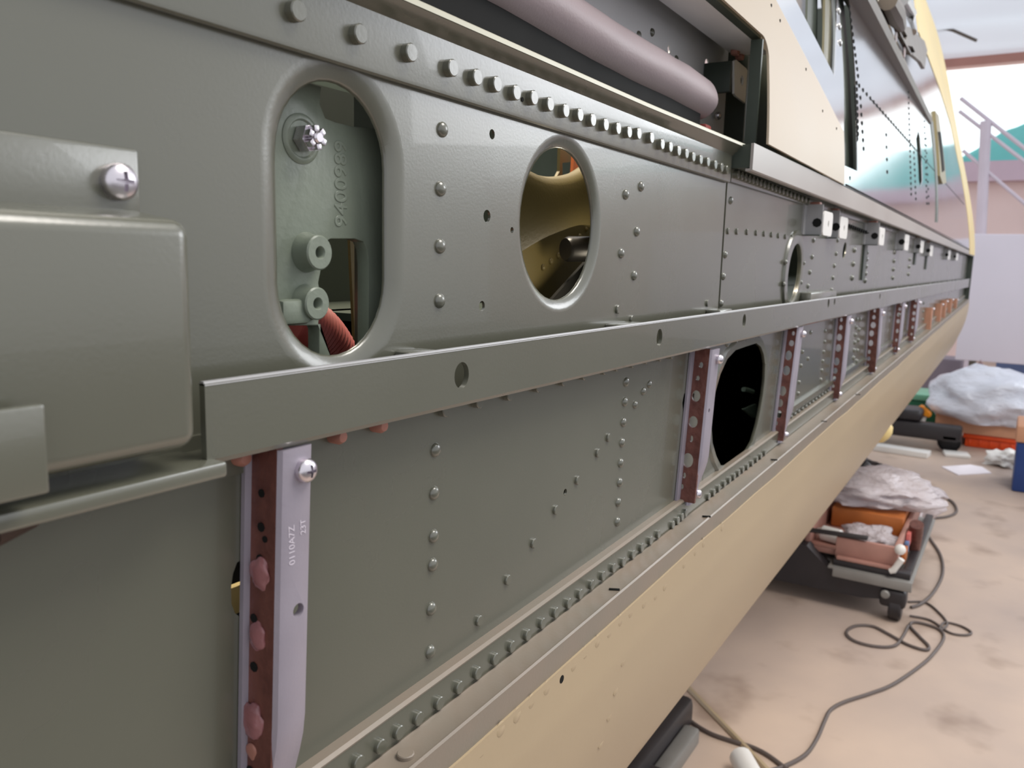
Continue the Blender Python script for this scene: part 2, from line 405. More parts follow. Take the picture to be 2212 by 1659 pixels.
# stair railing
RAILM = mat('mauve_grey_paint', (214, 202, 212), 0.5, 0, 0.05, 3)
sr = thing('stair_railing', 'mauve grey sloping stair railing in front of the bright window', 'railing', (11.5, -0.1, FLOOR))
RX = 11.5
b = MB(); b.tube([xp(2130, 262, RX), xp(2118, 520, RX - 0.0)], 0.06, 12); b.build('post', RAILM, sr)
b = MB(); b.tube([xp(2075, 212, RX), xp(2225, 330, RX)], 0.024, 10); b.build('handrail', RAILM, sr)
b = MB(); b.tube([xp(2072, 240, RX), xp(2225, 358, RX)], 0.022, 10); b.build('handrail', RAILM, sr)
b = MB(); b.tube([xp(2080, 325, RX), xp(2225, 450, RX)], 0.022, 10); b.build('mid_bar', RAILM, sr)
b = MB(); q0 = xp(2118, 520, RX); b.tube([q0, (q0[0], q0[1], FLOOR)], 0.06, 12); b.build('post', RAILM, sr)
b = MB(); b.tube([xp(2019, 55, 12.5), xp(2060, 66, 12.5), xp(2110, 88, 12.5)], 0.02, 8); tag(b.build('hanging_cable', ARM), 'dark cable hanging under the plastic roof sheeting', 'cable')

# white board panel in the middle distance
BX = 8.5
BOARD = mat('pale_lilac_board', (226, 220, 232), 0.5, 0, 0.03, 1.2)
p0 = xp(2068, 505, BX); p1 = xp(2068, 777, BX)
wb = thing('white_board', 'large pale lilac board standing on legs behind the fuselage nose', 'board', (BX + 0.05, -1.5, FLOOR))
b = MB(); b.bx(BX, BX + 0.1, -3.2, float(p1[1]) + 0.02, float(p1[2]), float(p0[2]), 0.01); b.build('panel', BOARD, wb)
for y in (0.0, -3.0):
    b = MB(); b.bx(BX + 0.02, BX + 0.08, y - 0.03, y + 0.03, FLOOR, float(p1[2]) + 0.02); b.build('leg', ARM, wb)

# ================================================================== FUSELAGE
RB = Vector((3.0, 0.4, -0.9))
FUS = thing('aircraft_fuselage', 'aircraft fuselage with stripped green side, cream underside and polished silver nose skin', 'fuselage', RB)
SUB = {}
def part(mb, name, m, ang=35, label=None):
    o = mb.build(name, m, FUS, ang); BASE[o.name] = Vector((0, 0, 0))
    if label: lab(o, label)
    return o
def rivets(parent, me, pts, name='rivet', off=0.):
    for p in pts:
        put(name, me, parent, (float(p[0]), float(p[1]), float(p[2])))
def rv(parent, me, pxs, off=0., name='rivet'): rivets(parent, me, [wp(a, b_, off) for a, b_ in pxs], name)
def stuff_rivets(parent, prof, pts, m, name='rivet_row', n=8, axis=(0, -1, 0)):
    b = MB()
    for p in pts: b.lathe(prof, p, axis=axis, n=n)
    o = b.build(name, m, parent); stuff(o); return o

XS = 0.998
# ---- upper side panel with the slotted and the round hole
oval = slot(0.3325, -0.0565, 0.0910, 0.0415)
circ = ellipse(0.5865, 0.028, 0.0605, 0.0605, 40)
smallh = [(1063, 290, .0034), (1052, 467, .0044), (1106, 497, .0022), (1041, 661, .0036)]
holes = [offset_poly(oval, 0.013), offset_poly(circ, 0.010)]
for (a, c, r) in smallh:
    p = wp(a, c); holes.append(ellipse(p[0], p[2], r, r, 14))
b = MB(); plate(b, [(-0.75, -0.0875), (XS, -0.0875), (XS, 0.133), (-0.75, 0.133)], holes, 0.001, 0.002)
P1 = part(b, 'side_panel', GREEN, label='green upper side panel with a slotted and a round hole')
b = MB(); flange(b, oval, 0.013, 0.0042, 10, 0.002); lab(b.build('flanged_rim', GREEN, P1, 60), 'dished rim of the tall slotted hole')
b = MB(); flange(b, circ, 0.010, 0.0038, 10, 0.002); lab(b.build('flanged_rim', GREEN, P1, 60), 'dished rim of the round hole')
rv(P1, R_DOME, [(955, 280), (951, 408), (950, 532), (949, 650), (1384, 403), (1351, 420), (1375, 500), (1341, 547), (1369, 595)])
rv(P1, R_CYL_S, [(1333, 668), (1363, 690), (1527, 655)])
# ---- doubler strip along the top of the panel
b = MB()
def prof_strip(x): return [(0.0, 0.099), (-0.0035, 0.0985), (-0.0048, 0.0995), (-0.0052, 0.1015), (-0.0052, 0.136), (0, 0.136)]
b.sweep(prof_strip, list(np.linspace(-0.75, XS, 8)))
P2 = part(b, 'doubler_strip', GREEN)
rowpx = [(632, 25), (767, 75), (877, 115), (967, 148), (1020, 168), (1063, 183), (1105, 201), (1143, 212), (1178, 226), (1212, 240), (1243, 249), (1271, 260), (1299, 270), (1326, 278), (1350, 286), (1371, 289), (1399, 298), (1422, 312), (1440, 318), (1458, 326), (1475, 332), (1490, 339), (1506, 345), (1522, 350), (1538, 356), (1552, 362), (1564, 367)]
rv(P2, R_CYL, rowpx, 0.0052)
p = wp(1128, 215, .0054); b = MB(); b.lathe([(0.0016, 0), (0.0016, 0.0004), (0, 0.0004)], p, n=10); b.build('drill_mark', DARK, P2)
# ---- sill ledge of the cockpit opening
b = MB()
def prof_sill(x):
    s = 0.004 * max(0, min(1, (x - 0.7) / 0.4))
    return [(-0.005, 0.131), (-0.0135, 0.1365 + s), (-0.0158, 0.1385 + s), (-0.0155, 0.1418 + s), (-0.0135, 0.1428 + s), (0.055, 0.1428 + s), (0.055, 0.139 + s), (0, 0.131)]
b.sweep(prof_sill, list(np.linspace(-0.75, 1.02, 24)))
P3 = part(b, 'sill_ledge', GREEN, label='green cockpit sill with a pale front edge')
b = MB(); b.sweep(lambda x: [(prof_sill(x)[2][0] - .0006, prof_sill(x)[2][1] + .0002), (prof_sill(x)[3][0] - .0006, prof_sill(x)[3][1]), (prof_sill(x)[4][0], prof_sill(x)[4][1] + .0006), (prof_sill(x)[4][0], prof_sill(x)[4][1] - .002)], list(np.linspace(-0.75, 1.02, 24))); lab(b.build('pale_edge', mat('pale_edge_tone', (186, 183, 164), .4, .1, .05, 30), P3), 'pale edge of the sill')  # pale strip along the front edge of the sill
# ---- second upper panel, running forward to the nose
hole2 = pxpoly([(1712.5 + 14 * math.cos(a) - 6 * math.sin(a) * -1 * 0 + (-9) * math.sin(a) * -1 * 0, 590 - 65 * math.sin(a)) for a in np.linspace(0, 2 * math.pi, 28, endpoint=False)])
hole2 = pxpoly([(1712 + 13.5 * math.cos(a) + 7 * math.sin(a), 590 - 64 * math.sin(a)) for a in np.linspace(0, 2 * math.pi, 28, endpoint=False)])
hole3 = pxpoly([(1824 + 3.5 * math.cos(a) + 2.5 * math.sin(a), 541 - 18 * math.sin(a)) for a in np.linspace(0, 2 * math.pi, 20, endpoint=False)])
b = MB(); plate(b, [(1.004, -0.0875), (6.1, -0.0875), (6.1, 0.128), (1.004, 0.128)], [hole2, hole3], 0.001, 0.002)
P4 = part(b, 'side_panel', GREEN, label='long upper side panel running forward to the nose')
b = MB()
for (q0, q1) in ((0.0, 0.006),):
    rings = [[b.bm.verts.new((u, y, v)) for u, v in offset_poly(hole2, o_)] for (o_, y) in ((0.0, 0.003), (0.0, -0.003), (0.004, -0.004), (0.020, -0.0035), (0.022, 0.0))]
    for i in range(4):
        n = len(rings[i])
        for k in range(n): b.bm.faces.new((rings[i][k], rings[i][(k + 1) % n], rings[i + 1][(k + 1) % n], rings[i + 1][k]))
b.build('hole_ring', GREEN, P4, 40)
rv(P4, R_CYL_S, [(1572, 499), (1591, 500), (1613, 501), (1633, 503), (1650, 505), (1666, 507), (1681, 509), (1696, 511), (1710, 512)])
rv(P4, R_DOME, [(1578, 433), (1566, 550), (1562, 597), (1557, 655)])
rv(P4, R_DOME_S, [(1697, 566), (1693, 614), (1736, 568), (1730, 610)], .003)
rv(P4, R_DOME, [(1757, 519), (1754, 555), (1749, 588), (1745, 618), (1809, 519), (1806, 548), (1802, 574), (1799, 600), (1796, 626), (1758, 440)])
b = MB(); b.sweep(lambda x: [(0, 0.100), (-0.004, 0.1005), (-0.0045, 0.103), (-0.0045, 0.128), (0, 0.128)], [1.004, 1.6, 6.1]); P4b = part(b, 'doubler_strip', GREEN)
rv(P4b, R_CYL, [(1588 + i * 8.2, 377 + i * 3.05) for i in range(20)], .0045)
stuff_rivets(P4b, cylp(0.004, 0.004), [wp(1832 + i * 4.6, 488 + i * 1.7, .0045) for i in range(10)], DARK)
# farther frame rivets, too small to pick apart
pts = []
for (x0, y0, x1, y1, n) in ((1872, 545, 1868, 606, 5), (1932, 545, 1928, 600, 4), (1845, 540, 1840, 600, 3), (1965, 560, 1962, 592, 3)):
    pts += [wp(x0 + (x1 - x0) * t, y0 + (y1 - y0) * t) for t in np.linspace(0, 1, n)]
stuff_rivets(P4, dome_prof(0.007, 0.005, 4), pts, GREEN)
for (a, c0, c1) in ((1978, 530, 572), (2002, 542, 582), (1868, 530, 605)):
    t0, t1 = wp(a, c0), wp(a - 3, c1); b = MB(); b.bx(t0[0] - .02, t0[0] + .02, -0.004, 0, t1[2], t0[2]); b.build('frame_joint', GREEN_DK, P4)
# ---- lower side panel
BIG = [(1542, 847), (1553, 808), (1568, 775), (1586, 756), (1609, 748), (1631, 741), (1641, 749), (1647, 765), (1650, 786), (1649, 818), (1645, 853), (1639, 888), (1633, 917), (1623, 952), (1607, 980), (1582, 997), (1566, 1005), (1554, 1005), (1544, 984), (1536, 956), (1534, 925), (1538, 884)]
big = pxpoly(BIG)
lh = pxpoly([(540, 1200), (512, 1215), (503, 1240), (499, 1270), (500, 1305), (508, 1325), (520, 1334), (560, 1332), (575, 1300), (575, 1225), (560, 1200)])
hmore = [ellipse(*xz(wp(1221, 1063)), .003, .003, 12), pxpoly([(1478, 850), (1474, 870), (1476, 895), (1495, 895), (1500, 850)])]
b = MB(); plate(b, [(-0.75, -0.30), (0.98, -0.285), (0.98, -0.088), (-0.75, -0.088)], [lh] + hmore, 0.001, 0.002)
P5 = part(b, 'lower_panel', GREEN, label='dark green lower side panel below the rail')
rv(P5, R_DOME, [(940, 972), (937, 1065), (936, 1158), (934, 1220), (931, 1315), (929, 1408), (1352, 825), (1349, 868), (1346, 912), (1343, 956), (1340, 1000), (1338, 1042), (1335, 1085), (1333, 1127)])
rv(P5, R_DOME_S, [(1402, 830), (1389, 845), (1371, 874)])
rv(P5, R_CYL_S, [(1246, 1037), (1199, 1101), (1151, 1173), (1095, 1252), (1033, 1340), (1313, 945), (1290, 978)])
rv(P5, R_CYL, [(955, 883), (1027, 865), (1093, 850), (1155, 833), (1210, 820), (1255, 808), (1299, 797), (1326, 790), (1360, 783), (1390, 775), (1420, 770), (1445, 765)])
rv(P5, R_COP, [(165, 1078), (375, 1020), (508, 985), (718, 940), (808, 917)])
# long backing strip under the rail (carries the copper rivets)
b = MB(); b.sweep(lambda x: [(-0.0, -0.085), (-0.0022, -0.085), (-0.0022, -0.1085), (0, -0.1085)], [-0.75, 0.262]); part(b, 'backing_strip', GREEN)
b = MB(); p = wp(20, 1110, .003); b.tube([wp(-30, 1130, .004), wp(60, 1098, .004), wp(112, 1083, .003)], [0.010, 0.008, 0.004], 12); part(b, 'sealant_lump', mat('dark_brown_sealant', (62, 46, 38), 0.6, 0, .2, 60), 60)
b = MB(); plate(b, [(0.981, -0.285), (6.1, -0.165), (6.1, -0.088), (0.981, -0.088)], [big], 0.001, 0.002)
P6 = part(b, 'lower_panel', GREEN, label='lower side panel with the large bay opening')
b = MB(); flange(b, big, -0.0 + 0.008, 0.004, 5); 
b.bm.free()
b = MB(); rings = [[b.bm.verts.new((u, y, v)) for u, v in offset_poly(big, o_)] for (o_, y) in ((0.0, 0.002), (0.0, -0.002), (0.010, -0.003), (0.014, 0.0))]
for i in range(3):
    n = len(rings[i])
    for k in range(n): b.bm.faces.new((rings[i][k], rings[i][(k + 1) % n], rings[i + 1][(k + 1) % n], rings[i + 1][k]))
b.build('hole_ring', GREEN, P6, 40)
rv(P6, R_DOME_S, [(1570, 743), (1589, 739), (1607, 735), (1625, 731), (1726, 826), (1724, 850), (1722, 875), (1719, 902), (1716, 928), (1730, 790), (1733, 760)])
rv(P6, R_DOME_S, [(1782, 715), (1781, 738), (1779, 760), (1777, 780), (1775, 800), (1773, 820), (1771, 840), (1751, 718), (1745, 775)])
pts = []
for (x0, y0, x1, y1, n) in ((1850, 690, 1842, 790, 7), (1857, 690, 1850, 780, 5), (1905, 670, 1899, 752, 6), (1944, 660, 1940, 720, 4), (1995, 655, 1993, 690, 3)):
    pts += [wp(x0 + (x1 - x0) * t, y0 + (y1 - y0) * t) for t in np.linspace(0, 1, n)]
stuff_rivets(P6, dome_prof(0.006, 0.004, 4), pts, GREEN)
# shelf inside the second lower bay
b = MB(); b.sweep(lambda x: [(0.0, zl(x, -0.272)), (-0.006, zl(x, -0.272)), (-0.006, zl(x, -0.281)), (0, zl(x, -0.281))], [1.36, 1.72, 3.2]); part(b, 'stiffener', GREEN)
stuff_rivets(P6, dome_prof(0.004, 0.003, 4), [(x, -0.001, zl(x, -0.292)) for x in np.linspace(1.38, 1.75, 14)], GREEN)

# ---- lower flange, ledge and cream skin
XL = list(np.linspace(-0.75, 6.1, 30))
b = MB(); b.sweep(lambda x: [(0.0, zl(x, -0.2955)), (-0.007, zl(x, -0.2955)), (-0.009, zl(x, -0.2965)), (-0.009, zl(x, -0.322)), (0, zl(x, -0.322))], XL)
P7 = part(b, 'lower_flange', GREEN)
b = MB(); b.sweep(lambda x: [(0.0, zl(x, -0.2945)), (-0.0072, zl(x, -0.2945)), (-0.0095, zl(x, -0.2962)), (-0.0092, zl(x, -0.2975)), (0, zl(x, -0.2975))], XL); b.build('lit_flange_edge', TAUPE, P7)  # light on the upward face, put in as a taupe strip
fl = [(770, 1645), (818, 1610), (858, 1580), (900, 1550), (945, 1517), (988, 1483), (1028, 1452), (1066, 1422), (1102, 1395), (1136, 1370), (1168, 1345), (1197, 1322), (1225, 1302), (1250, 1282), (1275, 1262), (1299, 1243), (1322, 1226), (1343, 1213), (1364, 1197), (1383, 1182), (1402, 1167), (1419, 1153), (1450, 1133), (1461, 1124), (1470, 1116), (1478, 1108)]
rv(P7, R_CYL_M, fl, .009)
nx_ = [(1528, 1072), (1539, 1063), (1550, 1054), (1562, 1044), (1573, 1036), (1583, 1029), (1593, 1021), (1602, 1014), (1612, 1008), (1622, 1000), (1632, 992), (1641, 985), (1650, 977)]
rv(P7, R_CYL_M, nx_, .009)
stuff_rivets(P7, cylp(0.0045, 0.003), [wp(1735 + 7 * i, 925 - 5.3 * i, .009) for i in range(26)], GREEN)
b = MB(); b.sweep(lambda x: [(-0.004, zl(x, -0.3205)), (-0.0105, zl(x, -0.3175)), (-0.013, zl(x, -0.3185)), (-0.030, zl(x, -0.3185)), (-0.0322, zl(x, -0.3175)), (-0.0335, zl(x, -0.3190)), (-0.0325, zl(x, -0.345)), (-0.004, zl(x, -0.345))], XL)
P8 = part(b, 'ledge_angle', TAUPE, 30, label='worn taupe ledge angle with a pale lip')
b = MB(); pb_ = fp(876, 1634, zl(0.36, -0.3185)); b.lathe([(0.0056, 0), (0.0056, 0.0022), (0.005, 0.0028), (0, 0.0028)], pb_, (0, 0, 1), 20, (1, 0, 0)); b.build('bolt_head', TAUPE, P8)
for (a, c) in ((1526, 1117), (1327, 1275), (1672, 994), (1780, 911), (1853, 853)):
    q = fp(a, c, zl(0.9, -0.3185)); q = fp(a, c, zl(q[0], -0.3185)); b = MB(); b.box((q[0], q[1], q[2] + .0008), (0.003, 0.010, 0.0016), 0.0004, Matrix.Rotation(0.5, 3, 'Z')); b.build('split_pin', DARK, P8)
SEC = [(0.0, 0.0), (0.0005, -0.03), (0.002, -0.06), (0.012, -0.13), (0.035, -0.21), (0.074, -0.308), (0.14, -0.41), (0.25, -0.50), (0.40, -0.56), (0.60, -0.58), (0.80, -0.56), (0.95, -0.48)]
secs = [(v.x, v.z) for v in smooth_path([(a, 0, c) for a, c in SEC], 5)]
b = MB()
def prof_cream(x):
    wv = 0.0012 * math.sin(x * 9) + 0.0008 * math.sin(x * 23 + 1)
    o_ = [(-0.0345 + dy, zl(x, -0.340) + dz + (wv if i == 0 else 0)) for i, (dy, dz) in enumerate(secs)]
    return o_ + [(y + 0.0025, z) for (y, z) in o_[::-1]]
b.sweep(prof_cream, list(np.linspace(-0.75, 6.1, 60)), True, True)
P9 = part(b, 'underside_skin', CREAM, 50, label='cream painted curved underside skin')
def secpt(x, dz):
    dy = np.interp(-dz, [-q[1] for q in secs[:-20]], [q[0] for q in secs[:-20]]); return (x, -0.0345 + dy, zl(x, -0.340) + dz)
def cream_px(px, py):
    r = ray(px, py); best = None
    for t in np.linspace(0.2, 3.0, 3000):
        P = CAM + r * t; dz = P[2] - zl(P[0], -0.340)
        if dz > 0: continue
        if P[1] >= secpt(P[0], max(dz, -0.4))[1]: return P
    return None
for (a, c) in [(1040, 1620), (1082, 1575), (1117, 1545), (1148, 1515), (1181, 1486), (1239, 1436), (1264, 1410), (1291, 1385), (1316, 1365), (1340, 1340), (1362, 1322), (1391, 1302), (1416, 1285), (1436, 1265), (1346, 1427), (1316, 1545), (1298, 1605), (1330, 1490), (1478, 1217), (1502, 1190), (1520, 1172), (1560, 1138)]:
    P = cream_px(a, c)
    if P is not None: put('rivet', R_FLUSH, P9, (P[0], P[1] + 0.0002, P[2]), (math.radians(-3), 0, 0))
P = cream_px(1213, 1467)
if P is not None:
    b = MB(); b.lathe([(0.0034, -0.001), (0.0034, 0.0004), (0, 0.0004)], P, n=14); b.build('drill_hole', DARK, P9)

# ---- mid rail
x0r = float(wp(440, 900, .024)[0])
def zt_(x): return -0.0572 + 0.0011 * x
def zb_(x): return -0.0905 - 0.0018 * x
rh = []
for (a, c, rx, rz) in [(998, 811, .0078, .0085), (1425, 729, .0072, .0085), (1608, 693, .0072, .0085), (1790, 655, .0075, .0078), (1803, 652, .006, .006), (1901, 640, .008, .007)]:
    p = wp(a, c, .0255); rh.append(ellipse(p[0], p[2], rx, rz, 24))
b = MB(); plate(b, [(x0r, zb_(x0r)), (6.1, zb_(6.1)), (6.1, zt_(6.1)), (x0r, zt_(x0r))], rh, -0.0235, 0.0036)
b.sweep(lambda x: [(-0.0253, zb_(x) + 0.0005), (-0.0235, zb_(x) - 0.0025), (-0.020, zb_(x) - 0.0035), (0, zb_(x) - 0.0035), (0, zb_(x) - 0.001), (-0.0217, zb_(x) + 0.0005)], list(np.linspace(x0r, 6.1, 20)))
P10 = part(b, 'side_rail', GREEN, 30, label='projecting green rail with oval holes along the side')
b = MB(); b.sweep(lambda x: [(-0.0255, zt_(x) - 0.0008), (-0.0246, zt_(x) + 0.0010), (-0.0224, zt_(x) + 0.0010), (-0.0215, zt_(x) - 0.0008)], [x0r, 6.1]); b.build('pale_edge', GREY_CLIP, P10)  # highlight along the rail top, put in as a pale strip
def tab(px, py, w_, h_):
    q = wp(px, py, .01); b = MB(); b.box((q[0], -0.009, q[2] - h_ / 2), (w_, 0.018, h_), 0.002); part(b, 'rail_tab', GREEN)
tab(905, 757, 0.024, 0.012); tab(1352, 698, 0.05, 0.006); tab(1556, 668, 0.05, 0.006)
q = wp(1768, 632, .012); b = MB(); b.bx(q[0] - .10, q[0] + .12, -0.021, -0.002, q[2] - .02, q[2] + .002, .002); part(b, 'rail_block', CREAM_Y if False else GREEN)
# ---- rail bottom lip that shows where the access cover interrupts the rail, and the rail's first piece
xl = float(wp(-60, 1000, .045)[0]); xe = float(wp(98, 960, .045)[0])
b = MB(); b.bx(-0.75, x0r + 0.004, -0.034, 0.0, -0.0975, -0.0905, .0015); part(b, 'rail_lip', GREEN)
t_, u_ = wp(50, 877, .045), wp(50, 1076, .045)
b = MB(); b.bx(-0.75, xe, -0.0465, -0.043, u_[2], t_[2], .0012); b.bx(-0.75, xe, -0.043, -0.0, u_[2], u_[2] + .003, .0008); P10b = part(b, 'side_rail', GREEN, 30, label='short end of the rail at the left edge')
# ---- access cover: flange plate and pressed box
xr = float(wp(299, 380, .004)[0]); zt2 = float(wp(150, 302, .004)[2]); zb2 = float(wp(150, 450, .004)[2])
b = MB(); b.box(((-0.5 + xr) / 2, -0.0025, (zt2 + zb2) / 2 - .005), (0.5 + xr, 0.005, zt2 - zb2 + 0.01), 0.0016); 
xb = float(wp(427, 700, .036)[0]); zbt = float(wp(250, 462, .036)[2]); zbb = float(wp(270, 1002, .036)[2])
b2 = MB(); b2.bx(-0.5, xb, -0.036, 0.0, zbb, zbt, 0.0075, 5)
for v in b2.bm.verts:      # sloped top shoulder
    if v.co.y > -0.02 and v.co.z > (zbt + zbb) / 2: v.co.z += 0.003
P11 = part(b2, 'access_cover', GREEN, 40, label='pressed green box cover screwed to the side panel')
b.build('cover_flange', GREEN, P11)
put('screw', S_BIG, P11, wp(254, 393, .005))

# ---- standoff brackets: red brown web, lavender flanges
def bracket(px_in_t, px_in_b, z_top, dep, hls, bar_px, name='bracket', blobs=False, barw=0.022, ztop_bar=None, kink=True, scr=True, bot=None, fw=0.009):
    xt = float(wp(*px_in_t)[0]); xbt = float(wp(*px_in_b)[0]); zb = float(wp(*px_in_b)[2]) if bot is None else bot
    X = lambda z: xt + (xbt - xt) * (z_top - z) / (z_top - zb)
    e = bpy.data.objects.new(name, None); COL.objects.link(e); e.parent = FUS; e.location = Vector((xt, 0, zb)) - BASE[FUS.name]; e.empty_display_size = .03
    BASE[e.name] = Vector((xt, 0, zb))
    me = fill2d([(0, zb), (0, z_top), (-dep, z_top), (-dep, zb)], hls, 0.004)
    t = bmesh.new(); t.from_mesh(me); bpy.data.meshes.remove(me)
    for v in t.verts:
        y, z, q = v.co; v.co = (X(z) + q, y, z)
    bmesh.ops.remove_doubles(t, verts=t.verts, dist=1e-6)
    b = MB(); b.join(t); web = b.build('web', BROWN, e)
    BASE[web.name] = Vector((0, 0, 0))
    b = MB(); N = 10; zs = np.linspace(z_top, zb, N)
    # inner lavender flange on the panel
    rings = []
    for z in zs:
        x = X(z) - 0.002; rings.append([b.bm.verts.new(p) for p in ((x, -0.0005, z), (x, -0.0040, z), (x - fw, -0.0032, z), (x - fw, -0.0005, z))])
    for i in range(N - 1):
        for k in range(4): b.bm.faces.new((rings[i][k], rings[i][(k + 1) % 4], rings[i + 1][(k + 1) % 4], rings[i + 1][k]))
    b.bm.faces.new(rings[0]); b.bm.faces.new(rings[-1][::-1])
    b.build('inner_flange', LAV, e)
    # outer bar
    zt3 = z_top - 0.001 if ztop_bar is None else ztop_bar; zk = zb + (z_top - zb) * 0.30
    b = MB(); rings = []
    for z in list(np.linspace(zt3, zk, 6)) + list(np.linspace(zk, zb - 0.004, 7))[1:]:
        t_ = max(0, (zk - z) / (zk - zb)) if kink else 0
        s_ = t_ * t_ * (3 - 2 * t_)
        y = -dep - 0.0012 + s_ * dep * 0.45; x = X(z) - 0.001; w_ = barw * (1 - 0.12 * s_)
        rings.append([b.bm.verts.new(p) for p in ((x, y + 0.003, z), (x - .0008, y + .001, z), (x + 0.0005, y - 0.0016, z), (x + 0.003, y - 0.0024, z), (x + w_ - .002, y - 0.0024, z), (x + w_, y - 0.0012, z), (x + w_, y + 0.0012, z))])
    m = len(rings[0])
    for i in range(len(rings) - 1):
        for k in range(m): b.bm.faces.new((rings[i][k], rings[i][(k + 1) % m], rings[i + 1][(k + 1) % m], rings[i + 1][k]))
    b.bm.faces.new(rings[0]); b.bm.faces.new(rings[-1][::-1])
    bar = b.build('outer_bar', LAV, e, 40); BASE[bar.name] = Vector((0, 0, 0))
    if scr:
        put('screw', scr, e, (X(zt3) + barw * 0.62, -dep - 0.0036, zt3 - 0.012))
        put('screw', S_DOME, e, (X(zb) + barw * 0.75, -dep * 0.55 - 0.0036, zb + 0.006))
    return e, X, bar, web
def whole(px, py, r):      # lightening hole in a web seen at this pixel: y from depth on the web plane
    return (px, py, r)
def web_holes(X0, lst):
    out = []
    for (a, c, r, rr) in lst:
        p = xp(a, c, X0); out.append(ellipse(p[1], p[2], r, rr, 18))
    return out
zt1 = -0.094
# bracket 1 (nearest)
Bk1, X1, bar1, web1 = bracket((541, 1000), (524, 1650), zt1, 0.0215, [], None, scr=S_MED, barw=0.0195, bot=-0.300, fw=0.0034)
lab(Bk1, 'nearest stand-off bracket, web without lightening holes')
b = MB(); zc = wp(645, 1318, .024); 
h_ = wp(645, 1318, .0252); b.lathe([(0, -0.008), (0.0036, -0.008), (0.0036, 0.006), (0, 0.006)], h_, n=20); drill(bar1, b.mesh('t', LAV))
for i, (a, c, r, m_) in enumerate([(570, 1235, .0062, BLOB), (570, 1370, .0056, BLOB), (566, 1545, .0075, BLOB), (566, 1610, .0035, COPPER)]):
    p = xp(a, c, X1(-0.15)); b = MB(); t = bmesh.new(); bmesh.ops.create_icosphere(t, subdivisions=3, radius=r)
    for v in t.verts:
        k = 1 + 0.28 * noise.noise(v.co * 260 + Vector((i * 7, 0, 0))); v.co = Vector((v.co.x * 0.4 * k, v.co.y * k * 1.12, v.co.z * k * 1.4)) + Vector((X1(p[2]) - 0.0018, p[1], p[2]))
    b.join(t); b.build('resin_blob', m_, web1, 80)
for (a, c, r) in [(567, 1065, .0016), (569, 1137, .0018), (578, 1163, .0013), (569, 1205, .0018), (561, 1330, .0018), (565, 1432, .0020), (566, 1650, .0022)]:
    p = xp(a, c, X1(-0.15)); b = MB(); r *= 1.4; b.lathe([(r, 0), (r, .0004), (r * .5, .0004), (0, .0001)], (X1(p[2]) - .0020, p[1], p[2]), (-1, 0, 0), 8); b.build('web_pit', DARK, web1)
# bracket 2
hl = web_holes(0.903, [(1510, 790, .0026, .0036), (1504, 818, .0024, .0030), (1502, 856, .0052, .0066), (1498, 911, .0055, .0068), (1496, 947, .0019, .0040), (1490, 992, .0066, .0085), (1484, 1024, .0020, .0036), (1480, 1047, .0020, .0032)])
Bk2, X2, bar2, web2 = bracket((1494, 790), (1463, 1080), -0.097, 0.0215, hl, None, scr=S_DOME, barw=0.026)
STAMP = mat('pale_stamp_ink', (204, 196, 206), 0.5)
raised_text('0110A7Z', 632, 1178, .0054, 'stamped_number', bar1, STAMP, .0239, .00004, base=(*wp(631, 1178, .02525),))
raised_text('23T', 655, 1138, .0050, 'stamped_number', bar1, STAMP, .0239, .00004, base=(*wp(655, 1138, .02525),))
lab(Bk2, 'second stand-off bracket left of the large bay opening, holes in web')
b = MB(); b.lathe([(0, -.008), (0.0026, -.008), (0.0026, .006), (0, .006)], wp(1532, 887, .0252), n=14); drill(bar2, b.mesh('t', LAV))
rest = [((1695, 745), (1668, 945), 1.345, [(1711, 721, 3.5, 5), (1708, 742, 6, 7), (1703, 768, 7.5, 11), (1700, 800, 8, 11), (1694, 843, 8, 11), (1688, 868, 6.5, 9), (1686, 891, 6.5, 9), (1684, 910, 3, 5), (1682, 926, 3, 5)], .018, 'third stand-off bracket right of the large bay opening', .030),
        ((1806, 700), (1790, 860), 1.773, [(1816, 691, 3, 5), (1815, 708, 4, 6), (1812, 729, 6, 8), (1810, 752, 6, 9), (1807, 781, 6, 9), (1804, 801, 5, 7), (1802, 818, 4, 6), (1800, 834, 3, 4), (1799, 846, 3, 4)], .020, 'fourth stand-off bracket along the lower side', .034),
        ((1874, 690), (1866, 810), 2.20, [(1891, 671, 2.5, 4), (1889, 685, 3.5, 5), (1887, 702, 5.5, 7), (1883, 720, 5, 7), (1881, 741, 5, 7), (1877, 760, 3, 5), (1876, 775, 3, 5), (1873, 790, 3, 4), (1872, 802, 2.5, 3)], .026, 'fifth stand-off bracket along the lower side', .036),
        ((1932, 672), (1922, 770), 2.68, [(1946, 658, 2, 3), (1944, 668, 3, 4), (1942, 680, 4, 5), (1940, 694, 4, 5), (1938, 715, 3, 5), (1936, 735, 2.5, 4), (1934, 752, 2.5, 4)], .020, 'sixth stand-off bracket along the lower side', .05),
        ((1964, 660), (1956, 738), 3.05, [(1981, 650, 2, 3), (1979, 662, 3, 4), (1976, 677, 3.5, 4.5), (1974, 690, 3.5, 4.5), (1971, 707, 2.5, 4), (1969, 722, 2.5, 3)], .024, 'seventh stand-off bracket, last with a brown web', .05)]
